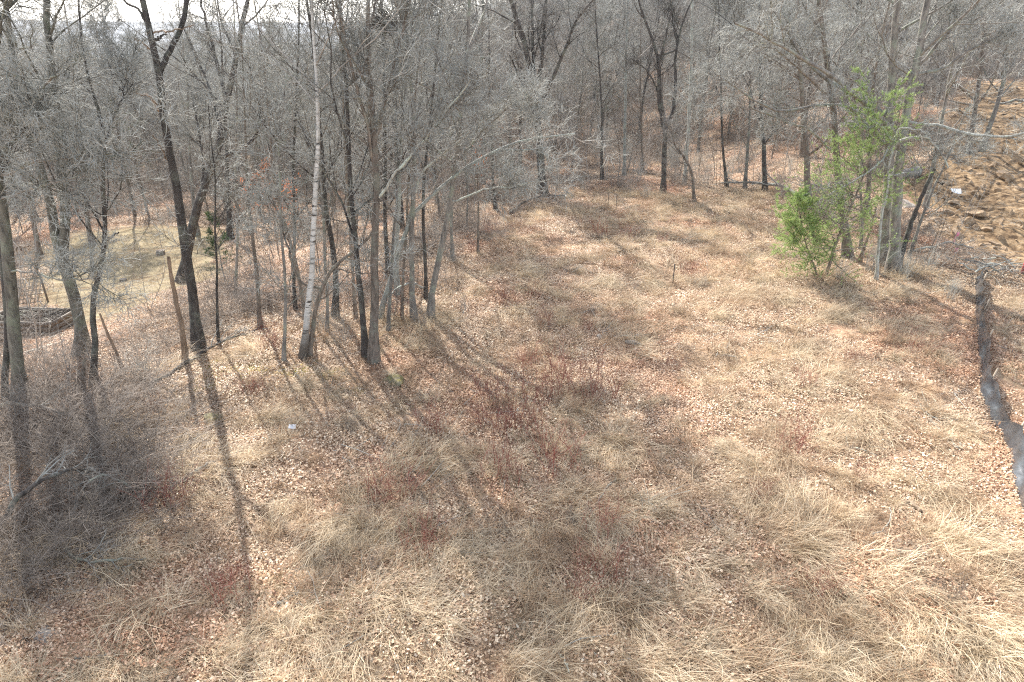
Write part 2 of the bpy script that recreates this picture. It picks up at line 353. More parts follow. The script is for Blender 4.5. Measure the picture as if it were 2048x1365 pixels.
def tilt(x, y, yaw):
    """euler that lays an instance on the slope"""
    e = .6; nx = -(height(x + e, y) - height(x - e, y)) / (2 * e); ny = -(height(x, y + e) - height(x, y - e)) / (2 * e)
    rot = np.zeros((len(x), 3)); c, s = np.cos(yaw), np.sin(yaw)     # R = Rz(yaw)*Ry*Rx applied to z-up: approximate for small slopes
    lx = c * nx + s * ny; ly = -s * nx + c * ny
    rot[:, 0] = -ly; rot[:, 1] = lx; rot[:, 2] = yaw
    return rot
def in_view(x, y, pad=60, ymax=1430):
    z = height(x, y); d = y * CP - (z - 10) * SP; px = 1024 + F * x / np.maximum(d, .1); v = (y * SP + (z - 10) * CP); py = 682.5 - F * v / np.maximum(d, .1)
    return (d > 1) & (px > -pad) & (px < 2048 + pad) & (py < ymax)

# leaves
def leaf_patch(rng, n, rad):
    r = rad * np.sqrt(rng.uniform(0, 1, n)) ** 1.0; a = rng.uniform(0, 2 * np.pi, n)
    c = np.stack([r * np.cos(a), r * np.sin(a), rng.uniform(.005, .05, n)], 1)
    L = rng.uniform(.015, .034, n); W = L * rng.uniform(.45, .8, n); yaw = rng.uniform(0, 2 * np.pi, n)
    base = np.array([(-1, 0, 0), (-.35, -1, .25), (.35, -.8, .3), (1, 0, .05), (.35, .8, .3), (-.35, 1, .25), (0, 0, -.05)])  # outline + keel
    V = np.empty((n, 7, 3)); curl = rng.uniform(-1.2, 1.6, n)
    for j, (x, y, z) in enumerate(base):
        V[:, j, 0] = x * L; V[:, j, 1] = y * W; V[:, j, 2] = z * W * curl
    V[:, 3, 2] += L * rng.uniform(-.3, .6, n)
    tx = rng.normal(0, .35, n); ty = rng.normal(0, .35, n)
    V[..., 2] += V[..., 0] * np.tan(tx)[:, None] + V[..., 1] * np.tan(ty)[:, None]
    cy, sy = np.cos(yaw)[:, None], np.sin(yaw)[:, None]
    X = V[..., 0] * cy - V[..., 1] * sy; Y = V[..., 0] * sy + V[..., 1] * cy; V[..., 0] = X; V[..., 1] = Y
    V += c[:, None]; V[..., 2] -= np.minimum(V[..., 2].min(1), 0)[:, None]
    Q = np.array([(0, 1, 2, 6), (2, 3, 4, 6), (4, 5, 0, 6)]); Q = (np.arange(n)[:, None, None] * 7 + Q[None]).reshape(-1, 4)
    me = mesh_np('leaf_patch', V.reshape(-1, 3), Q, [M_leaf], smooth=False)
    t = me.attributes.new('tint', 'FLOAT', 'FACE'); t.data.foreach_set('value', np.repeat(np.clip(rng.normal(.58, .26, n), 0, 1), 3).astype(np.float32))
    return me
def jitter_grid(x0, x1, y0, y1, s, rng):
    X, Y = np.meshgrid(np.arange(x0, x1, s), np.arange(y0, y1, s)); X = X.ravel() + rng.uniform(-.5, .5, X.size) * s; Y = Y.ravel() + rng.uniform(-.5, .5, Y.size) * s
    return X, Y
rng = np.random.default_rng(11)
lp = [leaf_patch(rng, 1750, 1.25) for _ in range(6)]
x, y = jitter_grid(-75, 75, 5, 95, 1.25, rng)
lawn = pdist(LAWN, x, y) < 0; dm = dirt_mask(x, y)
keep = in_view(x, y) & (~lawn | (rng.uniform(size=len(x)) < .0)) & (rng.uniform(size=len(x)) > dm * .995)
keep &= ~((y > 60) & (rng.uniform(size=len(x)) < .4))
x, y = x[keep], y[keep]; yaw = rng.uniform(0, 2 * np.pi, len(x))
scatter('leaf_litter', lp, np.stack([x, y, height(x, y)], 1), tilt(x, y, yaw), rng.uniform(.85, 1.25, len(x)), rng.integers(0, 6, len(x)), 'dry brown and tan fallen leaves covering the clearing and woodland floor', 'fallen leaves')

# dry grass
def blades(rng, n, spread, L0, L1, lean, droop, wid, mat, nseg=4, common=0.0):
    S = np.zeros((n, 3)); a = rng.uniform(0, 2 * np.pi, n); r = spread * np.sqrt(rng.uniform(0, 1, n)); S[:, 0] = r * np.cos(a); S[:, 1] = r * np.sin(a)
    az = np.where(rng.uniform(size=n) < common, rng.normal(0, .5, n), rng.uniform(0, 2 * np.pi, n)); le = np.abs(rng.normal(lean, lean * .35, n))
    d = np.stack([np.sin(le) * np.cos(az), np.sin(le) * np.sin(az), np.cos(le)], 1); L = rng.uniform(L0, L1, n)
    P = np.empty((n, nseg, 3)); p = S.copy(); P[:, 0] = p
    for i in range(1, nseg):
        d = norm(d + .10 * rng.standard_normal(d.shape) + np.array([0, 0, -droop])); p = p + d * (L / (nseg - 1))[:, None]; p[:, 2] = np.maximum(p[:, 2], .02 + .03 * rng.uniform(size=n)); P[:, i] = p
    T = norm(np.gradient(P, axis=1)); Wd = norm(np.cross(T, np.array([0, 0, 1.0]) + .6 * rng.standard_normal((n, 1, 3)))) * (wid * np.linspace(1, .25, nseg)[None, :, None])
    V = np.stack([P - Wd, P + Wd], 2); idx = np.arange(n * nseg * 2).reshape(n, nseg, 2)
    Q = np.stack([idx[:, :-1, 0], idx[:, :-1, 1], idx[:, 1:, 1], idx[:, 1:, 0]], -1).reshape(-1, 4)
    return mesh_np('grass_tuft', V.reshape(-1, 3), Q, [mat])
rng = np.random.default_rng(12)
gt = []
for i in range(10):
    mt = M_straw if i % 5 < 3 else M_strawr
    if i < 4: gt.append(blades(rng, 170, .4, .5, 1.25, 1.15, .26, .0056, mt, 5, .85))       # matted swathes
    elif i < 7: gt.append(blades(rng, 100, .22, .25, .65, .7, .22, .005, mt, 4, .2))           # tufts
    else: gt.append(blades(rng, 110, .5, .12, .32, .9, .2, .0048, mt, 3, .1))                   # short thatch
x, y = jitter_grid(-14, 25, 5, 47, .32, rng)
g = snoise(x, y, 9, 21, 3); g2 = snoise(x, y, 3.0, 22, 2)
front = sstep(19, 8, y) * .55 * sstep(-9, -2, x + .2 * y) + .12 * sstep(2, 10, x)
prob = np.clip(.26 + .33 * g + .22 * g2 + front, .02, .95) * (pdist(CLEAR, x, y) < .5) * (1 - dirt_mask(x, y))
keep = in_view(x, y) & off_fence(x, y) & (rng.uniform(size=len(x)) < prob * .72); x, y, g2 = x[keep], y[keep], g2[keep]
yaw = 2.4 * snoise(x, y, 6, 23, 2) - .9 + rng.normal(0, .5, len(x))
idx = np.where(g2 + .3 * sstep(17, 9, y) * sstep(-4, 2, x) + rng.normal(0, .45, len(x)) > .35, rng.integers(0, 4, len(x)), rng.integers(4, 10, len(x)))
scatter('dry_grass', gt, np.stack([x, y, height(x, y)], 1), tilt(x, y, yaw), rng.uniform(.6, 1.3, len(x)), idx, 'matted straw coloured dry grass lying over the clearing', 'dry grass')
# lawn grass
ls = [blades(rng, 160, .5, .04, .1, .7, .1, .004, M_strawr, 3, 0) for _ in range(3)]
x, y = jitter_grid(LAWN[:, 0].min(), LAWN[:, 0].max(), LAWN[:, 1].min(), LAWN[:, 1].max(), .8, rng); k = pdist(LAWN, x, y) < -.2; x, y = x[k], y[k]
scatter('lawn_grass', ls, np.stack([x, y, height(x, y)], 1), tilt(x, y, rng.uniform(0, 6, len(x))), rng.uniform(.8, 1.3, len(x)), rng.integers(0, 3, len(x)), 'short pale winter grass of the open lawn beyond the left trees', 'lawn grass')
# twigs on the ground
def stick_patch(rng, n, rad):
    S = np.stack([rng.uniform(-rad, rad, n), rng.uniform(-rad, rad, n), rng.uniform(.02, .07, n)], 1); a = rng.uniform(0, 2 * np.pi, n)
    D = np.stack([np.cos(a), np.sin(a), rng.normal(.02, .08, n)], 1); P = grow(rng, S, D, rng.uniform(.25, 1.2, n), 4, .12, 0); r = rng.uniform(.003, .009, n)
    b = MB(); b.tube(P, r[:, None] * np.array([[1, .9, .7, .35]]), 3); return b.mesh('stick_patch', [M_twig])
st = [stick_patch(rng, 26, 1.4) for _ in range(4)]
x, y = jitter_grid(-60, 45, 6, 60, 2.6, rng); k = in_view(x, y) & (rng.uniform(size=len(x)) < np.where(pdist(CLEAR, x, y) < 0, .4, .9)); x, y = x[k], y[k]
scatter('fallen_twigs', st, np.stack([x, y, height(x, y)], 1), tilt(x, y, rng.uniform(0, 6, len(x))), rng.uniform(.8, 1.3, len(x)), rng.integers(0, 4, len(x)), 'thin grey twigs littering the leaf covered ground', 'twigs')

# ------------------------------------------------------------------ trees
def flare(rad, n, amt=.45):
    f = 1 + amt * np.exp(-np.linspace(0, 1, n) * n * .9); return rad * f
def crown_mesh(name, rng, SK, SR, bark, twig, l1=16, l2=6, l3=6, l4=3, t0=.3, ang1=48, len1=.32, up=.10, rf=.5, tmin=.0095, n_l4=2, lmax1=6, exclude0=False):
    """twigs and branches on skeleton polylines SK [S,n,3]"""
    b = MB(); len1 *= 1.25
    A, AR = kids(rng, SK, SR, l1, t0, .99, ang1 + 6, len1, 8, .13, up * .6, rf, .014, .5, lmin=.9, lmax=lmax1); b.tube(A, AR, 5, 0)
    l2 += 1; l3 += 1
    B, BR = kids(rng, A, AR, l2, .15, 1, 46, .55, 6, .17, up * .3, .6, .010, .4, lmin=.5, lmax=3.2); b.tube(B, BR, 4, 0)
    D, DR = kids(rng, B, BR, l3, .12, 1, 46, .6, 4, .22, up * .2, .65, tmin, .4, lmin=.4, lmax=1.8); b.tube(D, DR, 3, 1)
    if l4:
        E, ER = kids(rng, D, DR, l4, .1, 1, 44, .65, n_l4, .2, .03, .65, tmin * .75, .35, lmin=.25, lmax=.9); b.tube(E, ER, 3, 1)
    return b.mesh(name, [bark, twig])
GEN = []
def generic(seed, H, r0, bark, twig, **kw):
    rng = np.random.default_rng(seed); n = 14
    P = grow(rng, np.zeros((1, 3)), np.array([[rng.normal(0, .03), rng.normal(0, .03), 1.]]), np.array([H]), n, .045, .06)
    Rr = flare(r0 * .82 * (1 - .9 * np.linspace(0, 1, n) ** 1.1), n)[None]; P[:, 0, 2] -= .3
    tr = [P]; rr = [Rr]
    if kw.pop('fork', 0):
        i = int(n * rng.uniform(.35, .5)); D = norm(P[0, i + 1] - P[0, i]) + np.array([rng.choice([-1, 1]) * .45, rng.normal(0, .3), 0])
        Q = grow(rng, P[:, i], D[None], np.array([H * (1 - i / n) * .95]), n, .04, .12); q = (Rr[0, i] * .75) * (1 - .85 * np.linspace(0, 1, n)); tr.append(Q); rr.append(q[None])
    SK = np.concatenate(tr); SR = np.concatenate(rr)
    b = MB(); b.tube(SK, SR, 8, 0); tm = b.mesh('trunk', [bark])
    cm = crown_mesh('crown', rng, SK, SR, bark, twig, **kw)
    GEN.append((tm, cm, H))
K = dict(l1=24, l2=7, l3=6, l4=3, tmin=.0115)
generic(1, 18, .17, M_grey, M_twig, **K, fork=1, ang1=45, t0=.2)
generic(2, 19, .20, M_brown, M_twig, **K, ang1=50, t0=.2)
generic(3, 17, .15, M_grey, M_twigw, **K, ang1=34, up=.16, t0=.2)
generic(4, 20, .19, M_dark, M_twigw, **K, fork=1, ang1=45, t0=.33)
generic(5, 16, .13, M_brown, M_twig, **K, ang1=36, up=.15, t0=.25, fork=1)
generic(6, 14, .09, M_grey, M_twig, tmin=.0115, l1=20, l2=7, l3=5, l4=3, ang1=40, t0=.2)
generic(7, 12, .075, M_brown, M_twigw, tmin=.0115, l1=20, l2=7, l3=5, l4=3, ang1=38, up=.14, t0=.25)
generic(8, 9, .05, M_grey, M_twig, tmin=.0115, l1=20, l2=7, l3=4, l4=3, ang1=42, t0=.2)
generic(9, 7, .035, M_dark, M_twigw, tmin=.0115, l1=20, l2=7, l3=4, l4=2, ang1=42, t0=.15)
TREE_XY = []
def place_tree(gi, x, y, s, yaw, label, group, name='bare_tree', z=None):
    tm, cm, H = GEN[gi]; z = gz(x, y) if z is None else z
    e = link(name, None, loc=(x, y, z), rot=(rgx.normal(0, .035), rgx.normal(0, .035), yaw), scale=s); tag(e, label, 'tree', group)
    link('trunk', tm, e); link('crown', cm, e); TREE_XY.append((x, y)); return e
rgx = np.random.default_rng(5)

def hero(name, label, path, w0, w1, H=17, limbs=(), bark=None, twig=None, l1=12, l2=5, l3=5, l4=2, t0=.3, ang1=42, len1=.3, up=.12, lean=0, seed=0, stop=False, base=None, crown=True, tmin=.0085, cat='tree', group=None, lmax1=6):
    rng = np.random.default_rng(900 + seed + int(path[0][0])); bark = bark or M_grey; twig = twig or M_twig
    b0 = ground(*path[0]) if base is None else base; Y0 = b0[1]; w0 *= .82; w1 *= .82; l3 -= 1; len1 *= 1.1
    P = [b0]; 
    for (px, py) in path[1:]:
        q = at_Y(px, py, Y0); hh = q[2] - b0[2]; P.append(at_Y(px, py, Y0 + lean * hh))
    P = np.array(P)
    k0 = 1 / ppm(b0) / 2; r0 = w0 * k0; s_end = np.linalg.norm(np.diff(P, axis=0), axis=1).sum()
    rs = [r0, w1 / ppm(P[-1]) / 2]
    if not stop and P[-1, 2] - b0[2] < H:
        rem = H - (P[-1, 2] - b0[2]); d = norm(P[-1] - P[-2]); n2 = 4; p = P[-1].copy(); ext = []
        for i in range(n2): d = norm(d + np.array([rng.normal(0, .05), rng.normal(0, .05), .12])); p = p + d * rem / n2; ext.append(p.copy())
        P = np.vstack([P, ext]); 
    tot = np.linalg.norm(np.diff(P, axis=0), axis=1).sum(); n = 18
    S = catmull(P, n); S[1:-1] += rng.normal(0, r0 * .12, (n - 2, 3)) * np.array([1, 1, .2])
    u = np.linspace(0, 1, n) * tot; rad = np.interp(u, [0, s_end, tot + 1e-3], [rs[0], rs[1], rs[1] if stop else min(.015, rs[1])])
    rad = rad * (1 + .75 * np.exp(-u / .28)); S[0, 2] -= .25
    root = link(name, None, loc=b0); tag(root, label, cat, group)
    b = MB(); V, Q = tubes((S - b0)[None], rad[None], 10, .09 if stop and not crown else .04, rng); b.add(V, Q); 
    if stop:  # ragged cap
        last = len(V) - 10; cv = (S[-1] - b0) + norm(S[-1] - S[-2]) * rad[-1] * .8; b.add(np.vstack([V[last:], cv[None]]), [(i, (i + 1) % 10, 10, 10) for i in range(10)]) if False else None
    link('trunk', b.mesh('trunk', [bark]), root)
    SK = [S]; SR = [rad]
    for lb in limbs:
        pth, a0, a1 = lb[:3]; dy = lb[3] if len(lb) > 3 else 0.0; mt = lb[4] if len(lb) > 4 else bark; dead = lb[5] if len(lb) > 5 else False
        q0 = at_Y(*pth[0], Y0); j = int(np.argmin(np.linalg.norm(S[:, [0, 2]] - q0[[0, 2]], axis=1))); Ys = S[j, 1] if name != 'x' else Y0
        L = [at_Y(px, py, Ys + dy * (i / (len(pth) - 1)) ** 1.2) for i, (px, py) in enumerate(pth)]
        if np.linalg.norm(L[0] - S[j]) > .25: L = [S[j]] + L
        L = catmull(np.array(L), 18); L[1:] += rng.normal(0, .02, (17, 3))
        kk = 1 / ppm(L[0]) / 2; lr = np.linspace(a0, a1, 18) * kk; b = MB(); b.tube((L - b0)[None], lr[None], 7, 0, .03, rng); link('branch', b.mesh('branch', [mt]), root)
        if not dead: SK.append(L); SR.append(lr)
    if crown:
        SK = np.array(SK) - b0; SR = np.array(SR)
        b = MB(); c = crown_mesh('crown', rng, SK, SR, M_twigw if bark in (M_birch, M_pale) else bark, twig, l1, l2, l3, l4, t0, ang1, len1, up, tmin=tmin, lmax1=lmax1); link('crown', c, root)
    TREE_XY.append((b0[0], b0[1])); return root

hero('oak_tree', 'tall dark forked tree with broken stubs standing alone at left', [(397, 700), (388, 620), (375, 520), (362, 430), (345, 330), (328, 230), (316, 150), (300, 70), (283, 0), (268, -70)], 25, 13, 19,
     [([(318, 150), (338, 105), (362, 55), (375, 5), (385, -90)], 12, 8, .4), ([(278, 22), (262, 10), (240, -5), (205, -60)], 6, 3, .3, M_dark), ([(300, 98), (285, 86), (264, 74)], 6, 2.5, -.2, M_dead, True),
      ([(307, 82), (318, 76), (332, 69)], 6, 3, -.3, M_dark, True), ([(319, 222), (308, 205), (298, 192), (284, 190), (271, 186)], 7, 2.5, -.3, M_dead, True), ([(352, 62), (372, 55), (388, 50)], 4, 2, .2, M_dead, True), ([(334, 320), (322, 295), (308, 272)], 4, 2, -.2, M_dead, True)],
     M_dark, M_twigw, l1=7, l2=5, l3=4, l4=2, t0=.62, ang1=40, seed=1)
hero('leaning_tree', 'dark thick tree leaning right behind the tall forked tree', [(364, 562), (374, 500), (387, 450), (402, 390), (420, 340), (440, 280), (452, 220), (470, 130), (485, 40), (500, -40)], 24, 9, 18,
     [([(428, 325), (462, 305), (500, 285), (530, 240), (570, 200)], 9, 4, 1.0), ([(455, 205), (440, 150), (425, 90), (400, 0)], 8, 4, .8), ([(408, 380), (404, 310), (395, 250), (385, 200)], 7, 3, .8)], M_dark, M_twig, l1=8, l2=6, l3=6, l4=3, t0=.38, seed=2)
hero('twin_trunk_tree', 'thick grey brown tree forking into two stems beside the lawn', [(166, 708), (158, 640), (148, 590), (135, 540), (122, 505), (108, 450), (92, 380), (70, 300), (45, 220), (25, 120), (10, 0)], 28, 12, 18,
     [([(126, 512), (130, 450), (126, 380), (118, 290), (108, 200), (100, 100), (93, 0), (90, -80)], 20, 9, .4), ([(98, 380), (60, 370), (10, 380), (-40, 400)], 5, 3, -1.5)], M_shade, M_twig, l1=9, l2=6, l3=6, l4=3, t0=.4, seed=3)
hero('crooked_tree', 'slim dark crooked tree in front of the lawn', [(182, 772), (188, 720), (190, 670), (183, 620), (196, 560), (207, 510), (212, 460), (206, 405), (206, 340), (210, 270), (190, 200), (170, 120), (160, 20)], 15, 4, 13,
     [([(210, 485), (225, 472), (240, 465)], 5, 2, -.4, M_dark, True), ([(207, 290), (225, 240), (245, 190), (255, 130)], 4, 2, .5)], M_dark, M_twig, l1=9, l2=5, l3=5, l4=3, t0=.35, seed=4)
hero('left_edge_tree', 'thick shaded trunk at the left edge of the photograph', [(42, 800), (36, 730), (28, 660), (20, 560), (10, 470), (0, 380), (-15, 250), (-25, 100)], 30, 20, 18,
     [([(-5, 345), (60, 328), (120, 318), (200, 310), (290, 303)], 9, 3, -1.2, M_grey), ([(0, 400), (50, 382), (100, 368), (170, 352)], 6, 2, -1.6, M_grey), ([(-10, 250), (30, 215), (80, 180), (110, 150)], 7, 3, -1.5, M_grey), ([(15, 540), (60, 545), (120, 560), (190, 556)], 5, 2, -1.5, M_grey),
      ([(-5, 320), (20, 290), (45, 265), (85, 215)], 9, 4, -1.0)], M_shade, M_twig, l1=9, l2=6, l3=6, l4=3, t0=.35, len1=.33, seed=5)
hero('edge_sapling', 'thin dark pole tree left of the thick shaded trunk', [(8, 800), (12, 730), (14, 640), (8, 560), (0, 480), (-10, 350)], 15, 8, 12, (), M_dark, M_twig, l1=9, l2=5, l3=5, l4=2, t0=.3, seed=6)
hero('birch_tree', 'white birch with peeling bark rising from a dark foot', [(603, 716), (608, 690), (614, 640), (620, 580), (624, 520), (628, 440), (633, 350), (637, 270), (637, 190), (630, 110), (625, 30), (620, -60)], 16, 6, 17, (), M_birch, M_twig, l1=12, l2=5, l3=5, l4=3, t0=.4, ang1=38, seed=7)
hero('arching_tree', 'dark mossy stem arching right from the foot of the white birch', [(618, 712), (624, 670), (632, 620), (643, 578), (663, 541), (693, 514), (728, 486), (760, 440)], 13, 5, 6,
     [([(643, 578), (600, 562), (578, 500), (560, 440), (545, 400)], 6, 3, .5)], M_brown, M_twig, l1=10, l2=5, l3=5, l4=3, t0=.35, seed=8, stop=True)
hero('dark_pole_tree', 'straight dark trunk left of the pale trunk in the middle group', [(733, 715), (727, 660), (722, 600), (716, 540), (711, 480), (705, 420), (700, 340), (696, 260), (692, 180), (685, 90), (680, 0)], 15, 7, 18, (), M_dark, M_twig, l1=13, l2=6, l3=5, l4=3, t0=.16, ang1=38, up=.12, seed=9)
hero('furrowed_tree', 'thick pale brown trunk in front of the middle group', [(746, 724), (747, 660), (750, 600), (748, 520), (750, 430), (752, 350), (750, 270), (742, 190), (738, 110), (737, 30), (736, -40)], 23, 8, 19,
     [([(751, 290), (763, 230), (778, 170), (800, 80), (822, -10)], 8, 4, .6), ([(750, 330), (735, 250), (712, 170), (690, 80), (672, 0)], 8, 4, -.5), ([(752, 400), (790, 350), (840, 290), (890, 230), (940, 160)], 6, 3, -1.2, M_pale)], M_brown, M_twig, l1=11, l2=6, l3=6, l4=3, t0=.18, ang1=38, up=.15, seed=10)
hero('slender_tree', 'grey trunk beside the bent lichened trunk at the clearing edge', [(828, 641), (824, 570), (822, 500), (825, 420), (828, 340), (828, 260), (822, 180), (814, 90), (806, 0)], 14, 7, 17, (), M_grey, M_twig, l1=12, l2=6, l3=5, l4=3, t0=.16, ang1=38, up=.12, seed=11)
hero('bent_tree', 'bent trunk with pale lichen standing at the edge of the clearing', [(860, 640), (863, 600), (869, 555), (882, 500), (893, 450), (898, 400), (908, 350), (916, 290), (922, 220), (930, 140), (936, 60), (940, -20)], 16, 7, 17,
     [([(902, 400), (960, 382), (1030, 372), (1100, 360)], 5, 2, -1.5, M_pale), ([(912, 330), (950, 280), (1000, 230), (1060, 190)], 5, 2, -1.4, M_grey)], M_grey, M_twig, l1=12, l2=6, l3=5, l4=3, t0=.2, ang1=42, up=.1, seed=12)
hero('pale_leaning_tree', 'slim pale tree leaning far right across the woods', [(757, 636), (768, 600), (781, 564), (797, 510), (812, 465), (834, 418), (860, 395), (918, 346), (987, 305), (1038, 284), (1097, 274), (1150, 268)], 13, 4, 9,
     [([(815, 450), (847, 345), (908, 292), (977, 236), (1038, 200)], 6, 2, -.8, M_pale), ([(987, 305), (1020, 300), (1060, 300), (1110, 292)], 4, 2, -.5, M_pale)], M_pale, M_twig, l1=6, l2=4, l3=4, l4=2, t0=.4, seed=13, stop=True, lean=-.05, lmax1=2.2)
hero('inner_tree', 'dark trunk just right of the white birch further back', [(668, 634), (671, 590), (670, 546), (665, 500), (658, 455), (650, 400), (645, 330), (640, 250), (632, 150), (620, 40)], 15, 7, 17, (), M_dark, M_twig, l1=12, l2=6, l3=5, l4=3, t0=.15, seed=14)
hero('speckled_sapling', 'thin lichened stem left of the white birch', [(566, 722), (570, 660), (571, 600), (568, 530), (562, 460), (560, 380), (558, 300)], 9, 4, 9, (), M_grey, M_twig, l1=10, l2=5, l3=4, l4=3, t0=.15, seed=15)
hero('thin_dark_sapling', 'very thin dark stem right of the tall forked tree', [(437, 690), (434, 620), (434, 540), (430, 460), (431, 400), (428, 330)], 7, 3, 8, (), M_dark, M_twig, l1=10, l2=5, l3=4, l4=3, seed=16)
hero('thicket_tree', 'slim brown tree rising from the thicket left of the birch', [(520, 656), (517, 600), (513, 540), (505, 470), (497, 400), (492, 320), (490, 230)], 10, 4, 13, (), M_brown, M_twig, l1=12, l2=5, l3=5, l4=3, t0=.12, seed=17)
hero('thicket_tree', 'slim brown tree curving left just behind the lichened stem', [(612, 640), (600, 570), (588, 510), (570, 450), (555, 400), (545, 340), (540, 250)], 11, 4, 13, (), M_brown, M_twig, l1=12, l2=5, l3=5, l4=3, t0=.12, seed=18)
hero('mid_tree', 'grey trunk rising just behind the pale furrowed trunk', [(795, 590), (793, 520), (797, 440), (800, 350), (803, 250), (806, 120)], 12, 7, 17, (), M_pale, M_twig, l1=12, l2=6, l3=5, l4=3, t0=.16, ang1=38, seed=19)
hero('mid_tree', 'dark trunk between the slender trunk and the furrowed trunk', [(777, 560), (772, 480), (771, 400), (770, 300), (768, 180)], 11, 7, 17, (), M_dark, M_twig, l1=12, l2=6, l3=5, l4=3, t0=.16, ang1=38, seed=20)
hero('far_edge_tree', 'big dark spreading tree at the far left corner of the clearing', [(1086, 388), (1084, 350), (1080, 300), (1074, 240), (1069, 190), (1058, 130), (1045, 75), (1028, 20), (1010, -40)], 21, 9, 20,
     [([(1070, 195), (1082, 130), (1088, 70), (1092, 0)], 9, 5, .8), ([(1074, 230), (1100, 170), (1130, 100), (1160, 30), (1185, 0)], 9, 4, -.8), ([(1068, 180), (1066, 100), (1064, 20), (1070, -60)], 8, 4, 1.5), ([(1078, 270), (1060, 210), (1040, 160), (1020, 110)], 5, 3, -1)], M_dark, M_twigw, l1=8, l2=6, l3=6, l4=3, t0=.35, len1=.3, seed=21)
hero('far_edge_tree', 'dark vase shaped tree at the middle of the far edge of the clearing', [(1326, 388), (1328, 340), (1330, 290), (1328, 240), (1320, 190), (1318, 130), (1306, 80), (1282, 20), (1270, -30)], 13, 4, 16,
     [([(1330, 262), (1345, 225), (1350, 170), (1352, 100), (1368, 40), (1388, -10)], 8, 3, .5), ([(1330, 275), (1318, 205), (1317, 150), (1330, 80), (1345, 10)], 7, 3, -.6), ([(1320, 200), (1300, 150), (1282, 130), (1262, 118)], 4, 2, -.8), ([(1351, 100), (1346, 50), (1340, 0)], 4, 2, .3)], M_dark, M_dark, l1=6, l2=5, l3=4, l4=2, t0=.35, ang1=35, len1=.24, seed=22)
hero('small_edge_tree', 'short crooked tree in front of the far edge of the clearing', [(1389, 404), (1386, 370), (1381, 340), (1368, 315), (1352, 295), (1345, 270)], 8, 3, 4.5, (), M_brown, M_twigw, l1=12, l2=5, l3=5, l4=3, t0=.25, seed=23)
hero('pale_pole_tree', 'thin pale straight trunk left of the dark vase shaped tree', [(1248, 352), (1249, 300), (1250, 220), (1252, 120), (1256, 0)], 8, 5, 18, [([(1253, 60), (1230, 40), (1200, 30), (1180, 45)], 3, 1.5, -1), ([(1252, 115), (1225, 96), (1195, 97)], 3, 1.5, -1)], M_pale, M_twig, l1=12, l2=5, l3=5, l4=2, t0=.4, seed=24)
hero('pale_pole_tree', 'thin pale straight trunk right of the dark vase shaped tree', [(1368, 372), (1374, 300), (1378, 220), (1383, 130), (1384, 40), (1386, -30)], 9, 5, 18, (), M_pale, M_twig, l1=12, l2=5, l3=5, l4=2, t0=.4, seed=25)
hero('clearing_edge_sapling', 'thin straight grey stem at the left rim of the clearing', [(956, 508), (957, 440), (956, 370), (953, 300)], 6, 3, 7.5, (), M_brown, M_twig, l1=10, l2=5, l3=4, l4=2, seed=26)
hero('clearing_edge_tree', 'small dark trunk behind the left rim of the clearing', [(992, 420), (986, 370), (985, 320), (982, 250), (978, 160)], 8, 4, 13, (), M_dark, M_twig, l1=12, l2=5, l3=5, l4=3, seed=27)
hero('roadside_tree', 'thick straight trunk at the front of the right hand cluster', [(1787, 545), (1790, 490), (1793, 420), (1797, 350), (1806, 270), (1820, 190), (1836, 110), (1850, 40), (1862, -30)], 27, 14, 20,
     [([(1800, 300), (1790, 270), (1735, 215), (1680, 165), (1610, 120), (1540, 80), (1470, 45)], 11, 4, -2.2, M_grey), ([(1812, 240), (1870, 250), (1930, 268), (2010, 272), (2080, 262)], 7, 4, -2.5, M_pale), ([(1830, 150), (1880, 140), (1940, 100), (2000, 70), (2060, 30)], 7, 3, -1)],
     M_grey, M_twig, l1=9, l2=6, l3=6, l4=3, t0=.42, seed=28)
hero('roadside_tree', 'thick trunk close behind the front trunk of the right hand cluster', [(1768, 528), (1772, 460), (1776, 380), (1778, 300), (1780, 210), (1786, 120), (1792, 30), (1800, -50)], 27, 15, 20,
     [([(1780, 250), (1710, 195), (1640, 150), (1570, 60), (1540, 0)], 9, 4, -1.2, M_grey), ([(1778, 290), (1730, 250), (1700, 215), (1640, 210), (1560, 222), (1500, 195), (1450, 160)], 8, 3, -2.5, M_grey), ([(1782, 200), (1840, 130), (1900, 60), (1960, 0)], 8, 4, -1)],
     M_grey, M_twig, l1=9, l2=6, l3=6, l4=3, t0=.42, seed=29)
hero('roadside_tree', 'dark brown trunk behind the green pine', [(1697, 514), (1690, 470), (1684, 420), (1676, 350), (1670, 270), (1662, 190), (1652, 110), (1640, 20)], 20, 10, 19, [([(1672, 300), (1620, 262), (1560, 240), (1500, 215)], 6, 3, -1.5, M_grey), ([(1665, 190), (1600, 140), (1550, 100), (1500, 90)], 6, 3, -1)], M_brown, M_twig, l1=9, l2=6, l3=6, l4=3, t0=.4, seed=30)
hero('dead_snag', 'black dead snag leaning right inside the right hand cluster', [(1797, 535), (1812, 480), (1828, 430), (1848, 385), (1869, 338)], 13, 8, 5, (), M_dark, M_dark, crown=False, stop=True, seed=31, cat='dead tree')
hero('vine_stem', 'thin vine hung stem leaning right of the black snag', [(1815, 520), (1832, 470), (1850, 420), (1868, 375), (1885, 340), (1905, 290)], 8, 4, 7, (), M_grey, M_twig, l1=9, l2=5, l3=4, l4=2, t0=.2, seed=32)
hero('broken_sapling', 'orange brown broken sapling leaning between the trunks on the right', [(1718, 525), (1730, 490), (1742, 455), (1752, 415)], 8, 4, 3, (), M_dead, M_dead, crown=False, stop=True, seed=33, cat='dead tree')
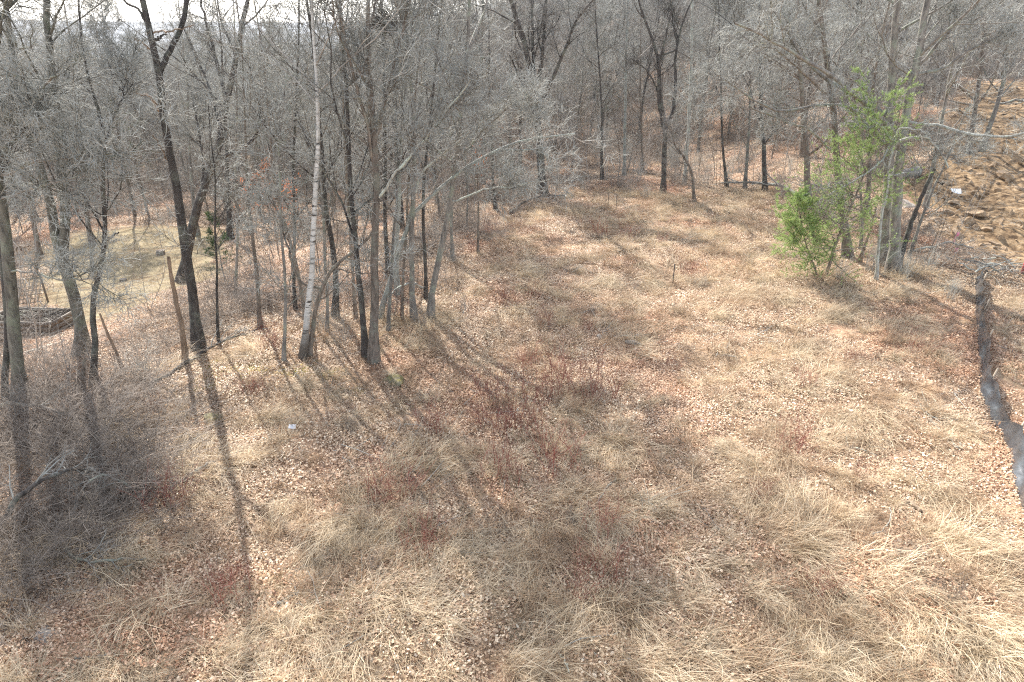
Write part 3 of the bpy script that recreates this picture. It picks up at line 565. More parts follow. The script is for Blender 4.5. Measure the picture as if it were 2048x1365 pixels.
hero('cluster_sapling', 'slim grey stem between the pine and the thick right hand trunks', [(1722, 500), (1724, 440), (1720, 370), (1725, 280), (1722, 200)], 8, 4, 11, (), M_grey, M_twig, l1=12, l2=5, l3=4, l4=3, seed=34)
hero('bleached_tree', 'small bleached tree with twisting white branches in the right hand cluster', [(1752, 560), (1757, 500), (1762, 440), (1775, 380), (1780, 320), (1790, 285)], 8, 5, 6,
     [([(1790, 290), (1800, 282), (1825, 276), (1850, 274), (1868, 290), (1885, 312), (1898, 335)], 7, 3, -.7, M_pale), ([(1788, 285), (1770, 262), (1740, 240), (1700, 215)], 6, 2, -.5, M_pale), ([(1788, 280), (1800, 258), (1825, 258), (1860, 268)], 5, 2.5, -.7, M_pale), ([(1780, 290), (1765, 320), (1735, 345), (1690, 372), (1640, 400)], 4, 1.5, -.7, M_pale), ([(1842, 335), (1830, 320), (1822, 300)], 4, 1.5, -.4, M_pale)], M_pale, M_pale, l1=6, l2=4, l3=3, l4=1, t0=.4, seed=35, stop=True, lmax1=1.5, len1=.2)
for i, (p, wd, bk, lab) in enumerate([
    ([(1490, 378), (1494, 320), (1498, 250), (1500, 150)], 8, M_grey, 'slim grey tree at the far right corner of the clearing'),
    ([(1531, 384), (1528, 320), (1524, 250), (1520, 150), (1518, 40)], 11, M_dark, 'dark trunk at the far right corner of the clearing left of the pine'),
    ([(1455, 374), (1448, 320), (1444, 260), (1442, 180)], 7, M_dark, 'thin dark leaning stem left of the far right corner trees'),
    ([(1614, 420), (1615, 350), (1610, 270), (1604, 180), (1598, 80)], 17, M_brown, 'thick brown trunk seen left of the pine top'),
    ([(1936, 305), (1946, 250), (1955, 190), (1964, 110), (1970, 20)], 13, M_brown, 'brown trunk leaning right at the left edge of the dirt bank'),
    ([(1962, 300), (1980, 250), (2000, 195), (2012, 130), (2020, 50)], 12, M_grey, 'trunk leaning right over the bare dirt bank'),
    ([(1205, 362), (1203, 310), (1204, 250), (1200, 150)], 8, M_dark, 'dark trunk in the brush behind the far edge of the clearing'),
    ([(1286, 345), (1284, 300), (1282, 230), (1280, 140)], 6, M_brown, 'thin brown trunk in the brush left of the vase shaped tree'),
    ([(186, 490), (176, 450), (168, 400), (160, 330), (150, 230)], 12, M_brown, 'brown trunk at the far edge of the lawn'),
    ([(460, 480), (458, 420), (455, 350), (452, 260)], 13, M_dark, 'dark trunk at the right corner of the lawn'),
    ([(395, 470), (388, 420), (382, 350), (376, 250)], 10, M_grey, 'grey trunk behind the lawn between the two dark trunks'),
    ([(78, 510), (68, 450), (55, 380), (35, 280)], 12, M_brown, 'brown trunk at the left end of the lawn'),
    ([(1735, 430), (1738, 360), (1742, 260), (1750, 150)], 12, M_brown, 'brown trunk in the woods right of the pine'),
    ([(1850, 420), (1862, 350), (1880, 260), (1900, 150)], 12, M_grey, 'grey trunk standing above the rocky dirt edge'),
]):
    hero('woodland_tree', lab, p, wd, wd * .5, 17, (), bk, M_twig, l1=12, l2=6, l3=5, l4=3, t0=.15, ang1=42, seed=40 + i)
for i, (p, wd, bk, lab) in enumerate([
    ([(652, 668), (655, 600), (650, 520), (646, 430), (640, 330), (636, 220), (628, 100), (620, 0)], 8, M_grey, 'slim grey pole tree just right of the birch foot'),
    ([(712, 640), (706, 560), (702, 470), (694, 370), (690, 260), (682, 130), (676, 10)], 8, M_brown, 'slim brown pole tree behind the dark pole trunk'),
    ([(775, 668), (781, 590), (785, 500), (794, 400), (800, 290), (812, 170), (826, 40)], 8, M_grey, 'slim grey pole tree just right of the furrowed trunk'),
    ([(803, 640), (806, 560), (812, 470), (816, 380), (824, 270), (836, 140), (850, 10)], 7, M_brown, 'thin brown pole tree left of the slender grey trunk'),
    ([(852, 600), (850, 520), (846, 440), (850, 340), (862, 230), (874, 100), (884, 0)], 9, M_dark, 'dark slim tree behind the bent lichened trunk'),
    ([(590, 620), (588, 540), (590, 450), (586, 350), (590, 240), (596, 120), (598, 0)], 8, M_dark, 'dark slim tree behind the thin lichened stem'),
    ([(470, 600), (474, 520), (476, 430), (470, 330), (474, 220), (470, 100)], 7, M_grey, 'thin grey tree left of the slim thicket tree'),
    ([(905, 520), (902, 450), (906, 370), (900, 280), (908, 170), (915, 50)], 8, M_grey, 'slim grey tree between the bent trunk and the thin rim stem'),
]):
    hero('pole_tree', lab, p, wd, wd * .5, 16, (), bk, M_twig, l1=9, l2=4, l3=4, l4=2, t0=.2, ang1=32, up=.14, seed=80 + i)
hero('bare_snag', 'barkless orange brown snag leaning left in front of the lawn', [(371, 728), (366, 680), (360, 640), (350, 590), (343, 550), (337, 514)], 14, 8, 4, (), M_dead, M_dead, crown=False, stop=True, seed=60, cat='dead tree')
hero('rotten_stem', 'thin brown rotten stem leaning left beside the crooked tree', [(246, 742), (230, 700), (214, 665), (200, 628)], 8, 5, 3, (), M_dead, M_dead, crown=False, stop=True, seed=61, cat='dead tree')
hero('stub', 'short broken stub beside the foot of the crooked dark tree', [(165, 778), (167, 745), (169, 720)], 9, 6, 1, (), M_brown, M_dead, crown=False, stop=True, seed=62, cat='dead tree')
# ------------------------------------------------------------------ woods behind: each tree a thing of its own
def scr(x, y, z):
    d = y * CP - (z - 10) * SP; return 1024 + F * x / d, 682.5 - F * (y * SP + (z - 10) * CP) / d
rng = np.random.default_rng(77); used = set()
LM = [(395, 'the tall dark forked tree'), (42, 'the thick left edge trunk'), (166, 'the twin trunk tree'), (246, 'the rotten leaning stem'), (322, 'the sawn stump'), (437, 'the very thin dark stem'), (520, 'the slim thicket tree'), (605, 'the white birch'), (668, 'the dark inner trunk'), (746, 'the thick furrowed trunk'),
      (860, 'the bent lichened trunk'), (956, 'the thin grey rim stem'), (1086, 'the big dark spreading tree'), (1180, 'the dark conifers'), (1248, 'the left pale pole'), (1326, 'the dark vase shaped tree'), (1389, 'the short crooked tree'), (1460, 'the grey corner shrub'), (1531, 'the dark corner trunk'),
      (1614, 'the trunk left of the pine'), (1690, 'the green pine'), (1787, 'the thick right hand trunks'), (1862, 'the black snag'), (1945, 'the dirt bank trunks'), (2040, 'the red stake')]
cand = []; tries = 0; pts = list(TREE_XY)
NT = 285
while len(cand) < NT and tries < 60000:
    tries += 1
    yy = 24 + 96 * rng.uniform() ** .8; xx = rng.uniform(-.80, .80) * (yy + 8)
    if pdist(CLEAR, xx, yy) < 1.6 or pdist(LAWN, xx, yy) < 1.0 or dirt_mask(xx, yy) > .1: continue
    px, py = scr(xx, yy, gz(xx, yy))
    if not (-60 < px < 2110): continue
    if px < 640 and py > 560: continue
    if 940 < px < 1600 and yy < 50: continue
    if 1560 < px < 1960 and py > 385: continue
    md = 1.5 + .012 * yy
    P = np.array(pts)
    if (np.hypot(P[:, 0] - xx, P[:, 1] - yy) < md).any(): continue
    pts.append((xx, yy)); cand.append((xx, yy, px, py))
for (xx, yy, px, py) in cand:
    u = rng.uniform(); gi = rng.integers(0, 5) if u < .34 else (rng.integers(5, 7) if u < .62 else rng.integers(7, 9)); s = rng.uniform(.78, 1.1)
    if xx < -.22 * yy and yy > 60: gi = min(gi, 4) ; s *= .78
    if px < 640: lab, gp = 'bare leafless tree in the far woods around and beyond the lawn', 'bare trees of the left hand woods'
    elif px < 1000: lab, gp = 'bare leafless tree deep in the dense woods behind the middle trunks', 'bare trees of the middle woods'
    elif px < 1560: lab, gp = 'bare leafless tree deep in the low woods beyond the far edge of the clearing', 'bare trees beyond the far edge'
    else: lab, gp = 'bare leafless tree deep in the woods behind the pine and the dirt bank', 'bare trees of the right hand woods'
    if yy < 66:
        kind = ['tall grey forked tree', 'tall brown tree', 'tall grey upswept tree', 'tall dark forked tree', 'brown forked tree', 'slim grey tree', 'slim brown tree', 'thin grey pole tree', 'thin dark pole tree'][int(gi)]
        done = False
        for lx, ln in sorted(LM, key=lambda q: abs(q[0] - px))[:4]:
            dx = px - lx; side = 'directly behind' if abs(dx) < 14 else ('behind and just left of' if -60 < dx < 0 else 'behind and just right of' if 0 < dx < 60 else 'behind and left of' if dx < 0 else 'behind and right of')
            for dep in ('close ', 'some way ', 'far '):
                if dep != ('close ' if yy < 38 else 'some way ' if yy < 52 else 'far '): continue
                L_ = kind + ' ' + dep + side + ' ' + ln
                if L_ not in used: used.add(L_); lab = L_; done = True
            if done: break
    place_tree(int(gi), xx, yy, s, rng.uniform(0, 6.28), lab, gp)
# far woods
x, y = jitter_grid(-700, 520, 112, 1100, 6.5, rng); far = np.hypot(x, y)
k = in_view(x, y, 150) & (far > 118) & (rng.uniform(size=len(x)) < np.clip(230 / far, .22, 1) * .8)
x, y = x[k], y[k]; print('far woods', len(x))
def joined(gi):
    tm, cm, H = GEN[gi]; V = []; Q = []; Mi = []; n = 0
    for me in (tm, cm):
        v = np.empty(len(me.vertices) * 3, np.float32); me.vertices.foreach_get('co', v); q = np.empty(len(me.loops), np.int32); me.loops.foreach_get('vertex_index', q)
        V.append(v.reshape(-1, 3)); Q.append(q.reshape(-1, 4) + n); n += len(v) // 3
        mi = np.empty(len(me.polygons), np.int32); me.polygons.foreach_get('material_index', mi); Mi.append(mi)
    return mesh_np('far_tree', np.concatenate(V), np.concatenate(Q), list(GEN[gi][1].materials), np.concatenate(Mi))
scatter('far_woods', [joined(0), joined(2), joined(1)], np.stack([x, y, height(x, y) - .2], 1), np.stack([0 * x, 0 * x, rng.uniform(0, 6.28, len(x))], 1), rng.uniform(.75, 1.05, len(x)) * np.where(x < -.16 * y, .66, 1), rng.integers(0, 3, len(x)), 'grey mass of leafless woods on the far slope', 'woods')

# ------------------------------------------------------------------ shrubs and brambles
def bramble(seed, nc, rad, L0, L1, mat, up0=1.2, droop=-.12, rr=.008, k3=5):
    rng = np.random.default_rng(seed); a = rng.uniform(0, 6.28, nc); r = rad * np.sqrt(rng.uniform(0, 1, nc))
    S = np.stack([r * np.cos(a), r * np.sin(a), 0 * a - .05], 1); az = rng.uniform(0, 6.28, nc); D = np.stack([np.cos(az), np.sin(az), np.abs(rng.normal(up0, .4, nc))], 1)
    P = grow(rng, S, D, rng.uniform(L0, L1, nc), 8, .16, droop); P[..., 2] = np.maximum(P[..., 2], .03); Rr = rr * rng.uniform(.7, 1.3, (nc, 1)) * np.linspace(1, .4, 8)[None]
    b = MB(); b.tube(P, Rr, 3); A, AR = kids(rng, P, Rr, k3, .2, 1, 50, .35, 4, .2, -.02, .7, .003, .4, lmin=.15, lmax=.9); A[..., 2] = np.maximum(A[..., 2], .02); b.tube(A, AR, 3)
    B, BR = kids(rng, A, AR, 2, .2, 1, 50, .6, 3, .2, 0, .8, .0028, .4, lmin=.1, lmax=.5); b.tube(B, BR, 3)
    return b.mesh('canes', [mat])
# canes
BR = [bramble(200 + i, 95, 1.1, 1.2, 2.8, M_bramb, k3=6) for i in range(3)]                      # big tangles
SAP = [bramble(240 + i, 3, .9, 4, 7, M_twigw if i else M_brown, 9, .04, .026, 12) for i in range(3)]   # thin pole saplings
SH = [bramble(210 + i, 26, .35, 1.2, 2.6, M_twigw if i % 2 else M_twig, 3.0, .0, .007, 6) for i in range(4)]   # upright shrubs
CN = [bramble(220 + i, 34, .7, .8, 1.8, M_cane, 4.5, .02, .0085, 3) for i in range(3)]     # red canes
LOWB = [bramble(230 + i, 50, .55, .3, .8, M_strawr if i else M_bramb, 1.5, .0, .003, 4) for i in range(3)]    # low weeds
def shrub(name, me, px, py, s, label, cat='shrub', group=None, zs=1.0):
    p = ground(px, py); o = link(name, me, loc=p, rot=(0, 0, rgx.uniform(0, 6.28)), scale=(s, s, s * zs)); return tag(o, label, cat, group)
for px, py, s, lab in [(90, 880, 1.2, 'bramble tangle at the left edge below the thick trunk'), (190, 940, 1.3, 'dense purplish bramble mound at lower left'), (275, 900, 1.1, 'bramble tangle at the right end of the lower left mound'), (150, 970, 1.0, 'bramble tangle at the front of the lower left mound'),
        (60, 900, 1.1, 'bramble tangle at the far left of the lower left mound'), (200, 850, 1.0, 'bramble tangle behind the lower left mound'), (10, 1010, 1.0, 'bramble at the left edge beside the fallen branch'), (330, 700, 1.0, 'bramble behind the barkless snag'),
        (320, 640, 1.0, 'pale briar bush at the near edge of the lawn'), (450, 640, 1.1, 'pale briar bush right of the tall forked tree'), (480, 600, 1.0, 'briar bush at the right end of the lawn'), (545, 615, 1.0, 'briar bush left of the birch'), (410, 600, 1.0, 'dark briar bush around the leaning dark tree'),
        (270, 760, 1.0, 'bramble between the rotten stem and the snag'), (610, 590, 1.0, 'briar bush behind the birch'), (700, 600, .9, 'briar bush behind the dark pole trunk'), (90, 790, 1.0, 'bramble between the thick trunk and the twin trunk tree'),
        (30, 890, 1.1, 'bramble between the left edge and the big lower left mound'), (150, 890, 1.1, 'bramble on the upper left side of the lower left mound'), (240, 960, 1.0, 'bramble on the front right side of the lower left mound'), (90, 1040, 1.0, 'bramble beside the dark curved fallen branch'), (310, 950, .9, 'bramble at the lower right tip of the mound above the grey log'),
        (20, 1130, 1.0, 'bramble at the left edge in front of the dark curved branch'), (90, 1125, .9, 'bramble in front of the dark curved branch'), (175, 1075, .9, 'bramble beyond the grey forked branch'), (250, 1040, .9, 'bramble left of the orange stems'), (30, 1210, .8, 'low bramble at the lower left edge'),
        (60, 740, 1.0, 'bramble at the foot of the thick shaded trunk'), (130, 760, .9, 'bramble at the foot of the twin trunk tree'), (220, 800, 1.0, 'bramble below the crooked dark tree'), (300, 830, .9, 'low bramble right of the crooked tree foot'), (20, 700, 1.0, 'bramble at the left edge below the timber box'), (250, 690, .8, 'bramble between the crooked tree and the rotten stem'),
        (930, 470, 1.0, 'briar bush behind the thin stem at the left rim of the clearing'), (890, 440, 1.1, 'briar bush behind the bent trunk'), (1010, 395, 1.1, 'briar mound left of the big dark tree')]:
    shrub('bramble', BR[int(rgx.integers(3))], px, py, s, lab, 'bramble', 'brambles along the left edge', .72)
for px, py, s, lab in [(1110, 392, .9, 'upright leafless shrub right of the big dark tree foot'), (1050, 385, .8, 'upright leafless shrub left of the big dark tree foot'), (1255, 392, .9, 'leafless shrub at the far edge in the middle of the clearing'), (1290, 402, .7, 'small leafless shrub left of the vase shaped tree'),
        (1165, 385, .8, 'low pale shrub at the far edge of the clearing'), (927, 628, .45, 'small dark based bush right of the bent trunk'), (790, 640, .9, 'leafless shrub at the foot of the pale leaning tree'), (845, 660, .5, 'small leafless shrub in front of the slender trunk'), (690, 690, .8, 'leafless shrub between the birch and the dark pole'),
        (1740, 545, .9, 'tangled shrub at the foot of the right hand cluster'), (1810, 560, .9, 'tangled shrub in front of the black snag'), (1860, 545, .8, 'tangled shrub between the snag and the dirt'), (1680, 560, .7, 'small shrub at the foot of the pine'), (1900, 600, .6, 'low shrub left of the black fabric fence'),
        (1560, 400, .9, 'grey shrub at the far right corner left of the pine'), (1480, 345, 1.0, 'grey shrub behind the far right corner'), (640, 660, .8, 'leafless shrub right of the birch foot'), (1630, 440, .9, 'grey shrub behind the pine')]:
    shrub('shrub', SH[int(rgx.integers(4))], px, py, s, lab, 'shrub', 'leafless shrubs at the woodland edge')
for px, py, s, lab in [(1130, 770, 1.0, 'patch of upright reddish canes in the middle of the clearing'), (1190, 800, 1.0, 'reddish canes right of the middle cane patch'), (1085, 800, .9, 'reddish canes left of the middle cane patch'), (1040, 860, .9, 'reddish canes in front of the middle patch'),
        (1115, 930, .9, 'reddish canes near the centre of the clearing'), (985, 800, .8, 'reddish canes below the middle trunk shadows'), (780, 1000, .8, 'tall dark red stems left of centre in the foreground'), (1000, 960, .8, 'dark red stems in the central foreground'), (870, 860, .7, 'sparse red stems below the middle group of trunks'),
        (340, 1010, .8, 'orange stems beside the fallen branch at lower left'), (1385, 555, .8, 'brown bush in the far right part of the clearing'), (1255, 480, .8, 'rust coloured weeds in the far part of the clearing'), (1200, 470, .7, 'rust coloured weeds left of the track of shade'), (1610, 770, .5, 'small brown bush right of centre'),
        (1700, 725, .4, 'small dark bush in the right part of the clearing'), (465, 1190, .6, 'dark weed stems at the lower left'), (1640, 1190, .5, 'reddish weeds in the lower right foreground'), (1530, 1000, .5, 'brown weeds in the matted grass at right'), (1175, 660, .35, 'small bush beside the pale stones'), (1200, 1060, .6, 'weed stems in the matted grass below centre'), (850, 1100, .7, 'dark red stems in the lower foreground')]:
    shrub('weed_canes', CN[int(rgx.integers(3))], px, py, s, lab, 'weeds', 'red stemmed weeds in the clearing')
# low brush growing everywhere (uncountable)
rng = np.random.default_rng(31)
x, y = jitter_grid(-130, 110, 9, 170, 1.6, rng); d = pdist(CLEAR, x, y); lw = pdist(LAWN, x, y); dm = dirt_mask(x, y)
prob = np.where(d > .3, np.where(lw > .5, .55, 0), .0) * (1 - dm); prob = np.where((d > 0) & (d < 4) & (lw > .5), .8, prob) * (1 - dm)
z = height(x, y); sx, sy = scr(x, y, z); prob = np.where((sx < 260) & (sy > 640) & (sy < 730), .15, prob)
k = in_view(x, y) & off_fence(x, y, 1.3) & (rng.uniform(size=len(x)) < prob); x, y = x[k], y[k]
scatter('undergrowth', SH + SAP + BR, np.stack([x, y, height(x, y)], 1), np.stack([0 * x, 0 * x, rng.uniform(0, 6.28, len(x))], 1), rng.uniform(.4, .95, len(x)) * (1 + .9 * sstep(35, 80, y)), rng.integers(0, 10, len(x)), 'grey brown leafless brush filling the woodland floor', 'undergrowth')
x, y = jitter_grid(-12, 23, 6, 46, .9, rng); nn = snoise(x, y, 7, 41, 2); ctr = np.exp(-((x - 0) / 6) ** 2 - ((y - 18) / 7) ** 2)
k = in_view(x, y) & off_fence(x, y, 1.3) & (pdist(CLEAR, x, y) < .3) & (rng.uniform(size=len(x)) < np.clip(.18 + .3 * nn + .3 * ctr, .03, .6)); x, y = x[k], y[k]
scatter('low_weeds', LOWB + CN[:1], np.stack([x, y, height(x, y)], 1), np.stack([0 * x, 0 * x, rng.uniform(0, 6.28, len(x))], 1), rng.uniform(.35, .8, len(x)), np.where(rng.uniform(size=len(x)) < .12, 3, rng.integers(0, 3, len(x))), 'low brown and russet weeds dotting the clearing', 'weeds')

# ------------------------------------------------------------------ evergreens
def needles(rng, C0, D0, per, L, wid):
    n = len(C0) * per; c = np.repeat(C0, per, 0); d = norm(np.repeat(D0, per, 0) + .7 * rng.standard_normal((n, 3))); s = norm(np.cross(d, rng.standard_normal((n, 3)))) * wid
    l = L * rng.uniform(.7, 1.2, (n, 1)); c = c - .03 * d; V = np.stack([c - s, c + s, c + d * l + s * .3, c + d * l - s * .3], 1)
    return V.reshape(-1, 3), np.arange(n * 4).reshape(n, 4)
def pine(name, label, px, py, H, spread, seed, mat, lean=(0, 0), low=.2, per=26, stems=1, wh=14, bm=None, bsub=5):
    rng = np.random.default_rng(seed); p = ground(px, py); root = tag(link(name, None, loc=p), label, 'tree')
    allP = []; allR = []
    for s in range(stems):
        P = grow(rng, np.array([[-s * .3, 0, -.15]]), np.array([[lean[0] - (s * .4), lean[1], 1.]]), np.array([H * (1 if s == 0 else .52)]), 18, .05, .05); Rr = (np.linspace(1, .15, 18) * (.075 if s == 0 else .05) * H / 7.5)[None]
        b = MB(); b.tube(P, Rr, 8); link('trunk', b.mesh('trunk', [bm or M_brown]), root); allP.append(P); allR.append(Rr)
    P = np.concatenate(allP); Rr = np.concatenate(allR); nb = wh * 6
    A, AR = kids(rng, P, Rr, nb, low, 1, 72, spread / H, 8, .10, .03, .4, .008, .72, lmin=.4)
    B, BRr = kids(rng, A, AR, bsub, .2, 1, 48, .42, 5, .12, .06, .6, .005, .4, lmin=.2, lmax=1.0)
    b = MB(); b.tube(A, AR, 4); b.tube(B, BRr, 3); link('branches', b.mesh('branches', [bm or M_brown]), root)
    Cc = []; Dd = []
    for pts in (A, B):
        for j in range(3 if pts is A else 2, pts.shape[1]): Cc.append(pts[:, j]); Dd.append(norm(pts[:, j] - pts[:, j - 1]) + np.array([0, 0, .25]))
    V, Q = needles(rng, np.concatenate(Cc), np.concatenate(Dd), per, .13, .0058); me = mesh_np('needles', V, Q, [mat]); tag(link('needles', me, root), kind=None)
    return root
pine('pine_tree', 'bright green young pine in front of the right hand cluster', 1650, 552, 8.0, 3.6, 3, M_needle, (-.01, .0), .12, 13, 2, 15, bsub=9)
pine('small_evergreen', 'small dull green evergreen at the right end of the lawn', 450, 560, 3.6, 1.2, 4, M_needled, (0, 0), .15, 9, 1, 6)
pine('small_evergreen', 'dull olive evergreen behind the tall forked tree', 300, 440, 9, 3.0, 5, M_needled, (0, 0), .3, 5, 1, 7)
for i, (px, py, Y, H) in enumerate([(1180, 265, 78, 11), (1215, 262, 84, 12), (1150, 262, 90, 12)]):
    r = ray(px, py); xx = r[0] / r[1] * Y
    rt = pine('spruce_tree', ['dark green grey conifer in the hollow behind the big dark tree', 'dark conifer at the right of the three in the hollow', 'dark conifer at the left of the three in the hollow'][i], 1180, 380, H, 3.4, 6 + i, M_needled, per=4, wh=9, low=.1); rt.location = (xx, Y, gz(xx, Y))
# beech saplings holding orange leaves
def leafy(px, py, h, seed, label, n=240, ry=1.6):
    n = int(n * 1.2)
    rng = np.random.default_rng(seed); p = ground(px, py); root = tag(link('beech_sapling', None, loc=p), label, 'sapling')
    P = grow(rng, np.zeros((1, 3)), np.array([[0, 0, 1.]]), np.array([h]), 10, .08, .05); Rr = (.03 * np.linspace(1, .2, 10))[None]; b = MB(); b.tube(P, Rr, 6); link('trunk', b.mesh('trunk', [M_grey]), root)
    A, AR = kids(rng, P, Rr, 14, .3, 1, 65, .35, 6, .12, .02, .5, .006, .4, lmin=.5); b = MB(); b.tube(A, AR, 3); link('branches', b.mesh('branches', [M_twig]), root)
    f = A[:, 2:].reshape(-1, 3); c = f[rng.integers(0, len(f), n)] + rng.normal(0, .12, (n, 3)); s = rng.uniform(.04, .062, (n, 1)); a = norm(rng.standard_normal((n, 3))); bb = norm(np.cross(a, rng.standard_normal((n, 3))))
    V = np.stack([c - a * s * 1.5, c - bb * s, c + a * s * 1.5, c + bb * s], 1).reshape(-1, 3); tag(link('leaves', mesh_np('leaves', V, np.arange(n * 4).reshape(n, 4), [M_orange]), root), kind='stuff')
leafy(545, 470, 4.5, 1, 'beech sapling holding orange leaves behind the thicket tree'); leafy(505, 455, 3.5, 2, 'beech sapling with orange leaves left of the thicket tree', 140)
leafy(585, 480, 4, 3, 'beech sapling with a few orange leaves left of the birch', 100); leafy(960, 390, 3.2, 4, 'small beech with rusty leaves behind the left rim of the clearing', 90); leafy(545, 400, 5, 5, 'tall beech sapling with orange leaves deep behind the birch', 90)
# squirrel nest
p = at_Y(772, 45, 23.5); rng = np.random.default_rng(50); n = 90; c = np.zeros((n, 3)); d = norm(rng.standard_normal((n, 3))) ; P = grow(rng, d * .1, np.cross(d, rng.standard_normal((n, 3))), np.full(n, .5), 4, .3, 0)
P = P * np.array([1, 1, .8]); b = MB(); b.tube(P, np.full((n, 4), .016), 3); tag(link('squirrel_nest', b.mesh('squirrel_nest', [M_dark]), loc=p), 'dark ball of leaves and twigs high in the middle trees', 'nest')

# ------------------------------------------------------------------ rocks, logs, dirt clutter
def rock_mesh(seed, mat, sub=2, flat=.6):
    import bmesh
    rng = np.random.default_rng(seed); bm = bmesh.new(); bmesh.ops.create_icosphere(bm, subdivisions=3, radius=1)
    cuts = norm(rng.standard_normal((16, 3))); dist = rng.uniform(.42, .8, 16)
    for v in bm.verts:
        c = np.array(v.co)
        for nrm, dd in zip(cuts, dist):
            k = c @ nrm
            if k > dd: c = c - nrm * (k - dd)
        c = c * (1 + .06 * math.sin(c[0] * 9 + seed) * math.sin(c[1] * 8) + rng.normal(0, .018)); v.co = (c[0] * 1.25, c[1], c[2] * flat)
    me = bpy.data.meshes.new('rock'); bm.to_mesh(me); bm.free(); me.materials.append(mat); return me
RK = [rock_mesh(i, M_rockd) for i in range(5)]; RG = [rock_mesh(10 + i, M_rock, flat=.45) for i in range(3)]; RM = rock_mesh(20, M_mossy, flat=.5)
def rock(me, px, py, s, label, cat='rock', group=None, name='rock', sink=.3):
    if group: sink = .05
    p = ground(px, py); o = link(name, me, loc=(p[0], p[1], p[2] + s * .1 - sink * s), rot=(rgx.normal(0, .25), rgx.normal(0, .25), rgx.uniform(0, 6.28)), scale=s); return tag(o, label, cat, group)
for px, py, s, lab in [(1815, 412, .75, 'large grey boulder behind the black snag'), (1888, 466, .42, 'pale tan boulder at the lower edge of the dirt, left one of two'), (1915, 470, .48, 'pale tan boulder at the lower edge of the dirt, right one of two'), (1935, 448, .65, 'long slanting slab in the loose dirt'),
        (1955, 430, .6, 'broad slab at the top of the rocky dirt heap'), (1890, 425, .5, 'tilted slab left of the white card'), (1870, 440, .4, 'dark stone in the rocky dirt edge'), (1850, 452, .4, 'stone at the left foot of the dirt heap'), (1905, 405, .35, 'stone just below the white card'),
        (2010, 355, .8, 'big earth covered boulder high on the dirt bank'), (2035, 380, .5, 'broken slab on the dirt bank at the right edge'), (1945, 385, .3, 'small stone on the graded dirt'), (1975, 460, .4, 'stone on the dirt heap right of the slabs'), (1885, 365, .4, 'stone at the top left of the dirt edge'), (1990, 490, .35, 'stone above the brush pile'), (1960, 350, .35, 'small stone midway up the dirt bank')]:
    rock(RG[int(rgx.integers(3))] if 'grey' in lab else RK[int(rgx.integers(5))], px, py, s, lab, 'rock', 'rocks in the dug dirt')
rock(RG[0], 1208, 679, .28, 'flat pale stone in the middle of the clearing'); rock(RG[1], 1268, 684, .42, 'wider flat pale stone right of the small one in the clearing'); rock(RM, 785, 762, .55, 'mossy brown mound below the middle trunk group'); rock(RM, 432, 835, .42, 'mossy flat stone in the shadow of the tall forked tree'); rock(RG[2], 100, 1272, .34, 'pale lichened stone at the lower left')
rng = np.random.default_rng(61)
x, y = jitter_grid(19, 60, 14, 75, .6, rng); k = (dirt_mask(x, y) > .4) & (rng.uniform(size=len(x)) < .8); x, y = x[k], y[k]
scatter('loose_stones', RK, np.stack([x, y, height(x, y)], 1), rng.uniform(0, 6, (len(x), 3)), rng.uniform(.03, 1, len(x)) ** 2 * .24 + .03, rng.integers(0, 5, len(x)), 'small tan stones and clods strewn over the dug dirt', 'stones')
def log(name, pts, w0, w1, mat, label, cat='log', subs=6, lift=.1, seed=0, k=8, crown=0):
    rng = np.random.default_rng(500 + seed); G = np.array([ground(*p) for p in pts]); rr = np.array([w0, w1]) / 2 / ppm(G[0]); b0 = G[0].copy(); S = catmull(G, 16); S[:, 2] = height(S[:, 0], S[:, 1]) + rr[0] * .8 + lift * np.sin(np.linspace(0, 2.6, 16)); S += rng.normal(0, .015, S.shape)
    root = tag(link(name, None, loc=b0), label, cat); b = MB(); rad = np.linspace(rr[0], rr[1], 16); V, Q = tubes((S - b0)[None], rad[None], k, .04, rng); b.add(V, Q)
    for e, sgn in ((0, -1), (15, 1)):
        ring = V[e * k:(e + 1) * k]; cv = (S[e] - b0) + .0 * ring[0]; b.add(np.vstack([ring, cv[None]]), [(i, (i + 1) % k, k, k) for i in range(0)] or np.array([[i, (i + 1) % k, (i + 2) % k, k] for i in range(0, k, 2)]))
    link('trunk', b.mesh('trunk', [mat]), root)
    if subs:
        A, AR = kids(rng, (S - b0)[None], rad[None], subs, .25, 1, 45, .35, 6, .15, .04, .5, .006, .4, lmin=.3, lmax=2.5); B, BRr = kids(rng, A, AR, 4, .2, 1, 42, .5, 4, .18, 0, .6, .004, .4, lmin=.15); D, DR = kids(rng, B, BRr, 3, .2, 1, 42, .5, 3, .18, 0, .6, .0035, .4, lmin=.1)
        b = MB(); b.tube(A, AR, 4); b.tube(B, BRr, 3); b.tube(D, DR, 3); link('branches', b.mesh('branches', [M_twig]), root)
    return root
log('fallen_log', [(300, 775), (370, 735), (430, 700), (480, 678), (530, 655)], 10, 4, M_dark, 'long dark fallen trunk lying across the foot of the tall forked tree', subs=8, seed=1)
log('fallen_log', [(325, 992), (370, 968), (400, 948), (432, 930)], 10, 6, M_grey, 'short grey fallen log below the brambles at left', subs=0, seed=2)
log('fallen_branch', [(-20, 1100), (50, 1065), (110, 1045), (160, 1020), (195, 985)], 14, 5, M_dark, 'dark curved fallen branch at the lower left edge', 'fallen branch', 12, 1.1, 3)
log('fallen_branch', [(300, 1005), (230, 1015), (160, 1040)], 6, 3, M_grey, 'thin grey fallen branch under the bramble mound', 'fallen branch', 12, .9, 4)
log('fallen_branch', [(130, 1095), (160, 1130), (190, 1140), (260, 1130), (300, 1125)], 8, 3, M_grey, 'grey forked fallen branch at lower left', 'fallen branch', 8, .15, 5)
